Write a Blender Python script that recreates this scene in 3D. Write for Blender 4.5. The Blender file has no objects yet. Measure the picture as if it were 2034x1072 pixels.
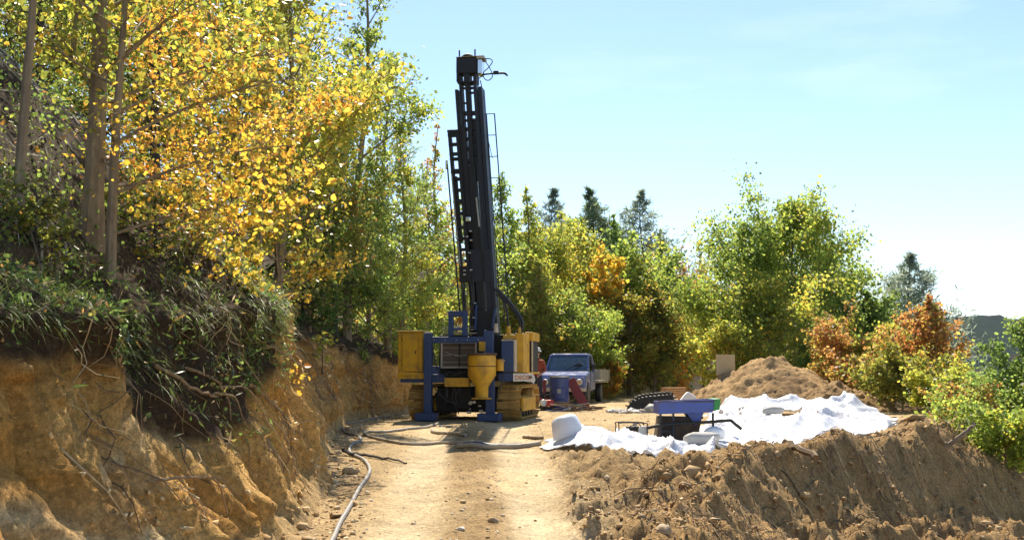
import bpy, bmesh, math, random
import numpy as np
from mathutils import Vector, Matrix

random.seed(7)
RNG = np.random.default_rng(11)
R = math.radians
SC = bpy.context.scene
COL = SC.collection

# ------------------------------------------------------------------ camera
F = 2150.0; CX = 1017.0; CY = 536.0; CAMZ = 1.55; PITCH = math.atan(204.0/F)
cam_d = bpy.data.cameras.new('camera'); cam = bpy.data.objects.new('camera', cam_d); COL.objects.link(cam)
cam.location = (0, 0, CAMZ); cam.rotation_euler = (R(90)+PITCH, 0, 0)
cam_d.sensor_width = 36; cam_d.lens = 36*F/2034.0; cam_d.clip_start = 0.05; cam_d.clip_end = 9000
SC.camera = cam

# ------------------------------------------------------------------ world, sun, exposure
SUN_EL = 50.0; SUN_AZ = -2.0          # azimuth measured from straight ahead (+Y), positive to the right
w = bpy.data.worlds.new('World'); SC.world = w; w.use_nodes = True
nt = w.node_tree; nt.nodes.clear()
sky = nt.nodes.new('ShaderNodeTexSky'); sky.sky_type = 'NISHITA'; sky.sun_disc = False
sky.sun_elevation = R(SUN_EL); sky.sun_rotation = R(SUN_AZ)
sky.altitude = 300; sky.air_density = 1.0; sky.dust_density = 0.15; sky.ozone_density = 1.6
bg = nt.nodes.new('ShaderNodeBackground'); bg.inputs[1].default_value = 0.10
wo = nt.nodes.new('ShaderNodeOutputWorld')
wtc = nt.nodes.new('ShaderNodeTexCoord'); wmp = nt.nodes.new('ShaderNodeMapping'); wmp.inputs['Scale'].default_value = (1.0, 1.0, 4.5); wmp.inputs['Rotation'].default_value = (0, .22, 0)
wn = nt.nodes.new('ShaderNodeTexNoise'); wn.inputs['Scale'].default_value = 2.6; wn.inputs['Detail'].default_value = 7; wn.inputs['Roughness'].default_value = .62
wr = nt.nodes.new('ShaderNodeMapRange'); wr.inputs[1].default_value = .56; wr.inputs[2].default_value = .82; wr.inputs[3].default_value = 0; wr.inputs[4].default_value = .22
wm = nt.nodes.new('ShaderNodeMix'); wm.data_type = 'RGBA'; wm.inputs[7].default_value = (7.6, 8.2, 8.8, 1)
nt.links.new(wtc.outputs['Generated'], wmp.inputs[0]); nt.links.new(wmp.outputs[0], wn.inputs['Vector']); nt.links.new(wn.outputs[0], wr.inputs[0]); nt.links.new(wr.outputs[0], wm.inputs[0])
nt.links.new(sky.outputs[0], wm.inputs[6]); nt.links.new(wm.outputs[2], bg.inputs[0]); nt.links.new(bg.outputs[0], wo.inputs[0])
sl = bpy.data.lights.new('sun', 'SUN'); so = bpy.data.objects.new('sun', sl); COL.objects.link(so)
sl.energy = 4.9; sl.angle = R(0.53); sl.color = (1.0, 0.90, 0.74)
sd = Vector((math.sin(R(SUN_AZ))*math.cos(R(SUN_EL)), math.cos(R(SUN_AZ))*math.cos(R(SUN_EL)), math.sin(R(SUN_EL))))
so.rotation_euler = sd.to_track_quat('Z', 'Y').to_euler(); so.location = (0, 20, 40)
SC.view_settings.view_transform = 'Standard'; SC.view_settings.look = 'None'
SC.view_settings.gamma = 1.0; SC.view_settings.exposure = 0.95
SC.render.engine = 'CYCLES'; SC.cycles.use_denoising = True
SC.cycles.max_bounces = 9; SC.cycles.diffuse_bounces = 6; SC.cycles.transmission_bounces = 8
SC.cycles.transparent_max_bounces = 8; SC.cycles.volume_bounces = 0; SC.cycles.caustics_reflective = False
SC.cycles.sample_clamp_indirect = 6.0

# ------------------------------------------------------------------ helpers
def at(px, py, Y):
    """point of the place seen at photo pixel (px,py), at distance Y along the road"""
    u = (px-CX)/F; v = (CY-py)/F
    c, s = math.cos(PITCH), math.sin(PITCH)
    d = Vector((u, c - v*s, s + v*c)); k = Y/d.y
    return Vector((0, 0, CAMZ)) + d*k

def _hash(ix, iy, iz, seed):
    n = (ix.astype(np.int64)*374761393 + iy.astype(np.int64)*668265263 + iz.astype(np.int64)*2147483647 + seed*144665) & 0xffffffff
    n = ((n ^ (n >> 13))*1274126177) & 0xffffffff
    n = n ^ (n >> 16)
    return (n & 0xffff)/65535.0
def noise(x, y, z=0.0, seed=0):
    x, y, z = np.broadcast_arrays(np.asarray(x, float), np.asarray(y, float), np.asarray(z, float))
    xi, yi, zi = np.floor(x), np.floor(y), np.floor(z)
    fx, fy, fz = x-xi, y-yi, z-zi
    fx, fy, fz = [t*t*(3-2*t) for t in (fx, fy, fz)]
    r = 0
    for a in (0, 1):
        for b in (0, 1):
            for c in (0, 1):
                r = r + _hash(xi+a, yi+b, zi+c, seed)*(fx if a else 1-fx)*(fy if b else 1-fy)*(fz if c else 1-fz)
    return r*2-1
def fbm(x, y, z=0.0, oct=4, seed=0, gain=.5):
    r = 0; a = 1.0; f = 1.0
    for i in range(oct):
        r = r + a*noise(np.asarray(x)*f, np.asarray(y)*f, np.asarray(z)*f, seed+i*17); a *= gain; f *= 2.03
    return r
def sstep(a, b, x):
    t = np.clip((np.asarray(x, float)-a)/(b-a), 0, 1); return t*t*(3-2*t)

def mesh_np(name, verts, faces, mat=None, col=None, smooth=False, mats=None, midx=None):
    """verts (N,3), faces (M,k) or list of such arrays"""
    me = bpy.data.meshes.new(name)
    if not isinstance(faces, list): faces = [faces]
    faces = [np.asarray(f, np.int32) for f in faces if len(f)]
    nl = sum(f.size for f in faces); nf = sum(len(f) for f in faces)
    me.vertices.add(len(verts)); me.vertices.foreach_set('co', np.asarray(verts, np.float32).ravel())
    me.loops.add(nl); me.loops.foreach_set('vertex_index', np.concatenate([f.ravel() for f in faces]))
    tot = np.concatenate([np.full(len(f), f.shape[1], np.int32) for f in faces])
    st = np.concatenate([[0], np.cumsum(tot)[:-1]]).astype(np.int32)
    me.polygons.add(nf); me.polygons.foreach_set('loop_start', st); me.polygons.foreach_set('loop_total', tot)
    if smooth: me.polygons.foreach_set('use_smooth', np.ones(nf, bool))
    if col is not None:
        a = me.color_attributes.new('Col', 'FLOAT_COLOR', 'POINT')
        c4 = np.ones((len(verts), 4), np.float32); c4[:, :3] = col
        a.data.foreach_set('color', c4.ravel())
    me.update(calc_edges=True)
    if mat: me.materials.append(mat)
    return me
def link(name, me, parent=None, loc=None, rot=None):
    o = bpy.data.objects.new(name, me); COL.objects.link(o)
    if parent: o.parent = parent
    if loc is not None: o.location = loc
    if rot is not None: o.rotation_euler = rot
    return o
def tag(o, label=None, cat=None, group=None, kind=None):
    if label: o['label'] = label
    if cat: o['category'] = cat
    if group: o['group'] = group
    if kind: o['kind'] = kind
    return o
def empty(name, loc=(0, 0, 0), rz=0.0, label=None, cat=None, group=None):
    o = bpy.data.objects.new(name, None); COL.objects.link(o); o.location = loc; o.rotation_euler = (0, 0, rz)
    o.empty_display_size = .2
    return tag(o, label, cat, group)

def tube_arr(pts, radii, sides=6, cap=True):
    pts = np.asarray([tuple(p) for p in pts], float); n = len(pts)
    radii = np.broadcast_to(np.asarray(radii, float), (n,))
    tan = np.gradient(pts, axis=0); tan /= (np.linalg.norm(tan, axis=1, keepdims=True)+1e-9)
    ref = np.array([0, 0, 1.0]) if abs(tan[0][2]) < .9 else np.array([1.0, 0, 0])
    V = []
    u = np.cross(tan[0], ref); u /= np.linalg.norm(u)+1e-9
    for i in range(n):
        u = u - tan[i]*np.dot(u, tan[i]); u /= np.linalg.norm(u)+1e-9
        v = np.cross(tan[i], u)
        a = np.arange(sides)*2*math.pi/sides
        V.append(pts[i]+radii[i]*(np.cos(a)[:, None]*u+np.sin(a)[:, None]*v))
    V = np.concatenate(V)
    Fq = []
    for i in range(n-1):
        for k in range(sides):
            k2 = (k+1) % sides
            Fq.append((i*sides+k, i*sides+k2, (i+1)*sides+k2, (i+1)*sides+k))
    caps = []
    if cap: caps = [tuple(range(sides))[::-1], tuple((n-1)*sides+k for k in range(sides))]
    return V, Fq, caps
def smooth_pts(pts, k=6):
    P = [Vector(p) for p in pts]; out = []
    for i in range(len(P)-1):
        p0 = P[max(i-1, 0)]; p1 = P[i]; p2 = P[i+1]; p3 = P[min(i+2, len(P)-1)]
        for j in range(k):
            t = j/k
            out.append(.5*((2*p1)+(p2-p0)*t+(2*p0-5*p1+4*p2-p3)*t*t+(3*p1-p0-3*p2+p3)*t**3))
    out.append(P[-1]); return out

class MB:
    """collects shapes for ONE part"""
    def __init__(s): s.v = []; s.f = []
    def add(s, V, Fs):
        b = len(s.v); s.v += [tuple(map(float, p)) for p in V]; s.f += [tuple(b+int(i) for i in f) for f in Fs]; return s
    def box(s, x0, x1, y0, y1, z0, z1):
        V = [(x, y, z) for z in (z0, z1) for y in (y0, y1) for x in (x0, x1)]
        return s.add(V, [(0, 2, 3, 1), (4, 5, 7, 6), (0, 1, 5, 4), (2, 6, 7, 3), (0, 4, 6, 2), (1, 3, 7, 5)])
    def bar(s, a, b, wx, wy=None, up=(0, 1, 0)):
        """square bar from a to b; wy is the thickness along 'up'"""
        a = Vector(a); b = Vector(b); wy = wy or wx; t = (b-a).normalized(); u = Vector(up)
        sx = t.cross(u).normalized(); sy = sx.cross(t).normalized()
        V = []
        for p in (a, b):
            for i, j in ((-1, -1), (1, -1), (1, 1), (-1, 1)): V.append(p+sx*i*wx/2+sy*j*wy/2)
        return s.add(V, [(3, 2, 1, 0), (4, 5, 6, 7), (0, 1, 5, 4), (1, 2, 6, 5), (2, 3, 7, 6), (3, 0, 4, 7)])
    def tube(s, pts, r, sides=8):
        V, Fq, caps = tube_arr(pts, r, sides); return s.add(V, Fq+caps)
    def lathe(s, prof, c=(0, 0, 0), sides=20, axis='z'):
        V = []
        for r, z in prof:
            for k in range(sides):
                a = 2*math.pi*k/sides; x, y = r*math.cos(a), r*math.sin(a)
                p = (x, y, z) if axis == 'z' else ((z, x, y) if axis == 'x' else (x, z, y))
                V.append((c[0]+p[0], c[1]+p[1], c[2]+p[2]))
        n = len(prof); Fs = []
        for i in range(n-1):
            for k in range(sides): Fs.append((i*sides+k, i*sides+(k+1) % sides, (i+1)*sides+(k+1) % sides, (i+1)*sides+k))
        Fs += [tuple(range(sides))[::-1], tuple((n-1)*sides+k for k in range(sides))]
        return s.add(V, Fs)
    def prism(s, poly, y0, y1, axis='y'):
        n = len(poly)
        m = {'y': lambda a, b, t: (a, t, b), 'x': lambda a, b, t: (t, a, b), 'z': lambda a, b, t: (a, b, t)}[axis]
        V = [m(a, b, y0) for a, b in poly]+[m(a, b, y1) for a, b in poly]
        Fs = [tuple(range(n))[::-1], tuple(range(n, 2*n))]+[(i, (i+1) % n, n+(i+1) % n, n+i) for i in range(n)]
        return s.add(V, Fs)
    def mesh(s, name, mat, smooth=False):
        me = bpy.data.meshes.new(name); me.from_pydata(s.v, [], s.f); me.materials.append(mat)
        bm = bmesh.new(); bm.from_mesh(me); bmesh.ops.recalc_face_normals(bm, faces=bm.faces); bm.to_mesh(me); bm.free()
        if smooth:
            me.polygons.foreach_set('use_smooth', np.ones(len(me.polygons), bool)); me.set_sharp_from_angle(angle=R(40))
        return me
    def build(s, name, mat, parent=None, bevel=0.0, smooth=False):
        o = link(name, s.mesh(name, mat, smooth), parent)
        if bevel:
            m = o.modifiers.new('bevel', 'BEVEL'); m.width = bevel; m.segments = 2; m.limit_method = 'ANGLE'; m.angle_limit = R(40)
        return o

# ------------------------------------------------------------------ materials
def new_mat(name):
    m = bpy.data.materials.new(name); m.use_nodes = True; n = m.node_tree
    b = n.nodes['Principled BSDF']; return m, n, b
def N(n, t, **k):
    x = n.nodes.new(t)
    for a, v in k.items():
        if a == 'ins':
            for i, val in v.items(): x.inputs[i].default_value = val
        else: setattr(x, a, v)
    return x
def noise_fac(n, scale, detail=6, rough=.6, lo=.35, hi=.65, coord='Object'):
    tc = N(n, 'ShaderNodeTexCoord'); t = N(n, 'ShaderNodeTexNoise', ins={'Scale': scale, 'Detail': detail, 'Roughness': rough})
    n.links.new(tc.outputs[coord], t.inputs['Vector'])
    r = N(n, 'ShaderNodeMapRange', ins={1: lo, 2: hi}); n.links.new(t.outputs[0], r.inputs[0]); return r.outputs[0], t
def paint(name, col, dirt=(.22, .15, .08), amt=.5, rough=.45, metal=0.0, scale=6.0, lo=.5, hi=.75):
    m, n, b = new_mat(name)
    f, _ = noise_fac(n, scale, 8, .65, lo, hi)
    mul = N(n, 'ShaderNodeMath', operation='MULTIPLY', ins={1: amt}); n.links.new(f, mul.inputs[0])
    mx = N(n, 'ShaderNodeMix', data_type='RGBA'); mx.inputs[6].default_value = (*col, 1); mx.inputs[7].default_value = (*dirt, 1)
    n.links.new(mul.outputs[0], mx.inputs[0]); n.links.new(mx.outputs[2], b.inputs['Base Color'])
    rr = N(n, 'ShaderNodeMapRange', ins={3: rough, 4: min(1, rough+.4)}); n.links.new(mul.outputs[0], rr.inputs[0]); n.links.new(rr.outputs[0], b.inputs['Roughness'])
    b.inputs['Metallic'].default_value = metal
    f2, _ = noise_fac(n, scale*9, 3, .6); bp = N(n, 'ShaderNodeBump', ins={'Strength': .12, 'Distance': .004}); n.links.new(f2, bp.inputs['Height']); n.links.new(bp.outputs[0], b.inputs['Normal'])
    return m
def soil(name, scale=1.0, bump=.5, tint=None):
    """earth: colour from the mesh attribute, broken up by grain noise"""
    m, n, b = new_mat(name)
    at_ = N(n, 'ShaderNodeAttribute', attribute_name='Col')
    tc = N(n, 'ShaderNodeTexCoord')
    def nz(s, d=8, r=.7):
        t = N(n, 'ShaderNodeTexNoise', ins={'Scale': s*scale, 'Detail': d, 'Roughness': r}); n.links.new(tc.outputs['Object'], t.inputs['Vector']); return t.outputs[0]
    n1, n2, n3 = nz(3.0), nz(22.0), nz(90.0, 4)
    a = N(n, 'ShaderNodeMapRange', ins={1: .3, 2: .7, 3: .72, 4: 1.25}); n.links.new(n1, a.inputs[0])
    c = N(n, 'ShaderNodeMapRange', ins={1: .32, 2: .68, 3: .56, 4: 1.42}); n.links.new(n2, c.inputs[0])
    e = N(n, 'ShaderNodeMapRange', ins={1: .3, 2: .7, 3: .72, 4: 1.28}); n.links.new(n3, e.inputs[0])
    m1 = N(n, 'ShaderNodeMath', operation='MULTIPLY'); n.links.new(a.outputs[0], m1.inputs[0]); n.links.new(c.outputs[0], m1.inputs[1])
    m2 = N(n, 'ShaderNodeMath', operation='MULTIPLY'); n.links.new(m1.outputs[0], m2.inputs[0]); n.links.new(e.outputs[0], m2.inputs[1])
    vm = N(n, 'ShaderNodeVectorMath', operation='SCALE'); n.links.new(at_.outputs['Color'], vm.inputs[0]); n.links.new(m2.outputs[0], vm.inputs['Scale'])
    n.links.new(vm.outputs[0], b.inputs['Base Color']); b.inputs['Roughness'].default_value = .95; b.inputs['Specular IOR Level'].default_value = .15
    vo = N(n, 'ShaderNodeTexVoronoi', ins={'Scale': 34*scale, 'Randomness': 1.0}); n.links.new(tc.outputs['Object'], vo.inputs['Vector'])
    sp_ = N(n, 'ShaderNodeSeparateColor'); n.links.new(vo.outputs['Color'], sp_.inputs[0])
    d1 = N(n, 'ShaderNodeMath', operation='LESS_THAN', ins={1: .22}); n.links.new(vo.outputs['Distance'], d1.inputs[0])
    d2 = N(n, 'ShaderNodeMath', operation='GREATER_THAN', ins={1: .80}); n.links.new(sp_.outputs[0], d2.inputs[0])
    d3 = N(n, 'ShaderNodeMath', operation='MULTIPLY'); n.links.new(d1.outputs[0], d3.inputs[0]); n.links.new(d2.outputs[0], d3.inputs[1])
    d4 = N(n, 'ShaderNodeMapRange', ins={3: .45, 4: 1.7}); n.links.new(sp_.outputs[1], d4.inputs[0])
    v2 = N(n, 'ShaderNodeVectorMath', operation='SCALE'); n.links.new(vm.outputs[0], v2.inputs[0]); n.links.new(d4.outputs[0], v2.inputs['Scale'])
    mxs = N(n, 'ShaderNodeMix', data_type='RGBA'); n.links.new(d3.outputs[0], mxs.inputs[0]); n.links.new(vm.outputs[0], mxs.inputs[6]); n.links.new(v2.outputs[0], mxs.inputs[7])
    n.links.new(mxs.outputs[2], b.inputs['Base Color'])
    ad = N(n, 'ShaderNodeMath', operation='MULTIPLY_ADD', ins={1: .35}); n.links.new(n3, ad.inputs[0]); n.links.new(n2, ad.inputs[2])
    bp = N(n, 'ShaderNodeBump', ins={'Strength': bump, 'Distance': .075}); n.links.new(ad.outputs[0], bp.inputs['Height']); n.links.new(bp.outputs[0], b.inputs['Normal'])
    return m
def leafmat(name, trans=.5, gain=1.5, rough=.42, spec=.5):
    m = bpy.data.materials.new(name); m.use_nodes = True; n = m.node_tree; b = n.nodes['Principled BSDF']; out = n.nodes['Material Output']
    a = N(n, 'ShaderNodeAttribute', attribute_name='Col'); n.links.new(a.outputs['Color'], b.inputs['Base Color'])
    b.inputs['Roughness'].default_value = rough; b.inputs['Specular IOR Level'].default_value = spec
    t = N(n, 'ShaderNodeBsdfTranslucent'); vm = N(n, 'ShaderNodeVectorMath', operation='SCALE', ins={'Scale': gain})
    n.links.new(a.outputs['Color'], vm.inputs[0]); n.links.new(vm.outputs[0], t.inputs['Color'])
    mx = N(n, 'ShaderNodeMixShader', ins={0: trans}); n.links.new(b.outputs[0], mx.inputs[1]); n.links.new(t.outputs[0], mx.inputs[2]); n.links.new(mx.outputs[0], out.inputs['Surface'])
    return m
def attrmat(name, rough=.85, scale=14.0, bump=.4):
    m, n, b = new_mat(name)
    a = N(n, 'ShaderNodeAttribute', attribute_name='Col'); f, t = noise_fac(n, scale, 6, .65, .3, .7)
    r = N(n, 'ShaderNodeMapRange', ins={3: .65, 4: 1.3}); n.links.new(f, r.inputs[0])
    vm = N(n, 'ShaderNodeVectorMath', operation='SCALE'); n.links.new(a.outputs['Color'], vm.inputs[0]); n.links.new(r.outputs[0], vm.inputs['Scale'])
    n.links.new(vm.outputs[0], b.inputs['Base Color']); b.inputs['Roughness'].default_value = rough
    bp = N(n, 'ShaderNodeBump', ins={'Strength': bump, 'Distance': .02}); n.links.new(f, bp.inputs['Height']); n.links.new(bp.outputs[0], b.inputs['Normal'])
    return m
def bark(name, col, col2, scale=9.0):
    m, n, b = new_mat(name)
    tc = N(n, 'ShaderNodeTexCoord'); mp = N(n, 'ShaderNodeMapping'); mp.inputs['Scale'].default_value = (1, 1, .35)
    n.links.new(tc.outputs['Object'], mp.inputs[0])
    t = N(n, 'ShaderNodeTexNoise', ins={'Scale': scale, 'Detail': 8, 'Roughness': .7}); n.links.new(mp.outputs[0], t.inputs['Vector'])
    r = N(n, 'ShaderNodeMapRange', ins={1: .35, 2: .65}); n.links.new(t.outputs[0], r.inputs[0])
    mx = N(n, 'ShaderNodeMix', data_type='RGBA'); mx.inputs[6].default_value = (*col, 1); mx.inputs[7].default_value = (*col2, 1)
    n.links.new(r.outputs[0], mx.inputs[0]); n.links.new(mx.outputs[2], b.inputs['Base Color']); b.inputs['Roughness'].default_value = .85
    bp = N(n, 'ShaderNodeBump', ins={'Strength': .5, 'Distance': .02}); n.links.new(t.outputs[0], bp.inputs['Height']); n.links.new(bp.outputs[0], b.inputs['Normal'])
    return m

M = {}
M['ground'] = soil('earth_ground', 1.0, .85)
M['bank'] = soil('clay_bank', .8, 1.0)
M['pile'] = soil('spoil_earth', 1.0, .7)
M['leaf'] = leafmat('leaf_broad', .55, 1.75, .36, .6)
M['leaf_far'] = leafmat('leaf_crown', .60, 1.9, .5, .35)
M['needle'] = leafmat('needle', .45, 1.5, .6, .2)
M['grass'] = leafmat('grass_blade', .4, 1.4, .5, .25)
M['bark'] = bark('bark_aspen', (.36, .27, .165), (.17, .12, .075))
M['bark_dark'] = bark('bark_dark', (.075, .06, .045), (.035, .03, .024))
M['root'] = bark('root_wood', (.30, .20, .10), (.14, .09, .05), 16)
M['drywood'] = bark('dry_wood', (.36, .27, .17), (.18, .12, .07), 16)
M['yellow'] = paint('yellow_paint', (.58, .32, .012), (.20, .11, .04), .8, .45, 0, 4, .46, .74)
M['blue'] = paint('blue_paint', (.022, .052, .145), (.10, .08, .06), .45, .45, 0, 5)
M['black'] = paint('black_paint', (.008, .008, .010), (.03, .025, .02), .6, .6, 0, 7)
M['blackb'] = paint('blueblack_paint', (.010, .013, .024), (.03, .03, .03), .6, .5, 0, 7)
M['steel'] = paint('bare_steel', (.45, .44, .42), (.14, .10, .07), .6, .32, .85, 8)
M['shiny'] = paint('shiny_steel', (.75, .74, .72), (.3, .28, .25), .3, .14, 1.0, 8)
M['rubber'] = paint('rubber_hose', (.02, .02, .022), (.09, .07, .05), .6, .5, 0, 12)
M['greyhose'] = paint('grey_hose', (.19, .19, .19), (.34, .26, .16), .7, .5, 0, 14, .4, .7)
M['tanhose'] = paint('tan_hose', (.30, .26, .20), (.40, .30, .18), .7, .55, 0, 14, .4, .7)
M['trackshoe'] = paint('muddy_track', (.44, .27, .07), (.16, .10, .045), .75, .8, .1, 9, .4, .7)
M['dark'] = paint('dark_machinery', (.022, .020, .018), (.10, .07, .045), .6, .65, .2, 9)
M['grille'] = paint('cooler_fins', (.16, .13, .10), (.07, .055, .04), .8, .6, .2, 30)
M['beige'] = paint('beige_frame', (.50, .42, .30), (.2, .14, .08), .6, .55, 0, 10)
M['white'] = paint('white_paint', (.74, .72, .66), (.36, .28, .18), .5, .5, 0, 8)
M['orange'] = paint('orange_letter', (.55, .16, .03), (.4, .25, .1), .4, .5, 0, 20)
M['truckblue'] = paint('truck_blue', (.12, .155, .33), (.36, .30, .24), .6, .22, .1, 3, .5, .8)
M['bedgrey'] = paint('bed_grey', (.30, .30, .25), (.22, .17, .11), .6, .6, 0, 5)
M['barrel'] = paint('barrel_blue', (.03, .055, .19), (.12, .08, .05), .5, .4, 0, 6)
M['red'] = paint('red_oxide', (.28, .035, .018), (.18, .09, .05), .5, .5, 0, 8)
M['brightred'] = paint('bright_red', (.62, .05, .02), (.25, .1, .05), .3, .4, 0, 8)
M['green'] = paint('green_paint', (.02, .23, .05), (.12, .14, .06), .4, .5, 0, 8)
M['troughblue'] = paint('trough_blue', (.045, .085, .34), (.08, .08, .09), .6, .42, 0, 6, .42, .7)
M['rust'] = paint('rusty_tank', (.10, .060, .035), (.035, .025, .02), .8, .75, .1, 7, .4, .7)
M['plank'] = paint('plank_wood', (.50, .26, .10), (.25, .14, .07), .6, .7, 0, 12)
M['board'] = paint('board_beige', (.46, .37, .22), (.38, .29, .16), .6, .8, 0, 3)
M['rag'] = paint('sack_white', (.80, .80, .80), (.55, .50, .42), .4, .8, 0, 8, .5, .8)
M['sackgrey'] = paint('sack_grey', (.40, .39, .36), (.28, .23, .17), .6, .75, 0, 8)
M['stone'] = paint('stone', (.36, .27, .16), (.22, .15, .08), .7, .9, 0, 10)
M['palestone'] = paint('pale_stone', (.62, .56, .46), (.40, .30, .2), .7, .9, 0, 10)
M['attr'] = attrmat('debris'); M['hill'] = attrmat('distant_wood', 1.0, .05, .0); M['hill'].node_tree.nodes['Principled BSDF'].inputs['Specular IOR Level'].default_value = 0
M['skin'] = paint('skin', (.42, .24, .16), (.36, .19, .12), .4, .5, 0, 20)
M['shirt'] = paint('shirt_rust', (.30, .060, .030), (.16, .07, .05), .5, .9, 0, 9)
M['trousers'] = paint('trousers_dark', (.035, .045, .075), (.10, .08, .06), .5, .9, 0, 9)
M['boots'] = paint('boots', (.03, .022, .016), (.12, .09, .06), .6, .8, 0, 9)
M['hair'] = paint('hair', (.03, .02, .012), (.02, .015, .01), .4, .7, 0, 30)
def mk_tarp():
    m, n, b = new_mat('white_sheet'); b.inputs['Base Color'].default_value = (.86, .87, .90, 1); b.inputs['Roughness'].default_value = .38
    f, t = noise_fac(n, 1.3, 8, .7, .52, .78)
    mx = N(n, 'ShaderNodeMix', data_type='RGBA'); mx.inputs[6].default_value = (.87, .88, .91, 1); mx.inputs[7].default_value = (.62, .56, .48, 1)
    mu = N(n, 'ShaderNodeMath', operation='MULTIPLY', ins={1: .35}); n.links.new(f, mu.inputs[0]); n.links.new(mu.outputs[0], mx.inputs[0])
    n.links.new(mx.outputs[2], b.inputs['Base Color'])
    f2, _ = noise_fac(n, 7, 5, .6); bp = N(n, 'ShaderNodeBump', ins={'Strength': .35, 'Distance': .03}); n.links.new(f2, bp.inputs['Height']); n.links.new(bp.outputs[0], b.inputs['Normal'])
    out = n.nodes['Material Output']; tr = N(n, 'ShaderNodeBsdfTranslucent'); tr.inputs[0].default_value = (.85, .86, .9, 1)
    ms = N(n, 'ShaderNodeMixShader', ins={0: .3}); n.links.new(b.outputs[0], ms.inputs[1]); n.links.new(tr.outputs[0], ms.inputs[2]); n.links.new(ms.outputs[0], out.inputs['Surface'])
    return m
M['tarp'] = mk_tarp()
def mk_glass():
    m, n, b = new_mat('window_glass'); out = n.nodes['Material Output']
    t = N(n, 'ShaderNodeBsdfTransparent'); t.inputs[0].default_value = (.82, .88, .90, 1)
    g = N(n, 'ShaderNodeBsdfGlossy', ins={'Roughness': .04}); fr = N(n, 'ShaderNodeFresnel', ins={0: 1.5})
    mx = N(n, 'ShaderNodeMixShader'); n.links.new(fr.outputs[0], mx.inputs[0]); n.links.new(t.outputs[0], mx.inputs[1]); n.links.new(g.outputs[0], mx.inputs[2])
    n.links.new(mx.outputs[0], out.inputs['Surface']); return m
M['glass'] = mk_glass()

# ------------------------------------------------------------------ the lie of the land
YK = np.array([-30, 2, 6, 10, 12, 14, 17, 20, 23, 26, 30, 34, 38, 42, 50, 57, 66, 80, 120, 4000.])
FOOT = np.array([-1.7, -1.7, -1.8, -1.95, -2.1, -2.3, -2.85, -3.3, -3.5, -3.2, -2.7, -2.2, -1.3, 0.3, 4.5, 9.5, 14, 25, 60, 60.])
TOPX = np.array([-3.3, -3.3, -3.3, -3.2, -3.05, -3.3, -3.95, -4.3, -4.3, -3.7, -3.2, -2.7, -1.9, -.4, 3.6, 8.6, 13, 24, 59, 59.])
TOPZ = np.array([2.0, 2.0, 1.95, 2.2, 2.5, 2.55, 2.45, 2.4, 2.3, 2.15, 1.9, 1.6, 1.4, 1.3, 1.3, 1.6, 1.7, 1.6, 1.6, 1.6])
EK = np.array([-30, 8, 11, 13.5, 15, 16.3, 18.3, 20.5, 24.5, 30, 36, 45, 57, 66, 80, 4000.])
EX = np.array([1.45, 1.38, 1.6, 2.3, 3.4, 4.9, 6.6, 8.2, 10, 11.5, 12.8, 13.8, 16, 20, 32, 64.])
def smi(y, k, v):
    return (np.interp(y-.5, k, v)+np.interp(y, k, v)+np.interp(y+.5, k, v))/3
def road_z(y): return .5*sstep(8, 25, y)
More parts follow.
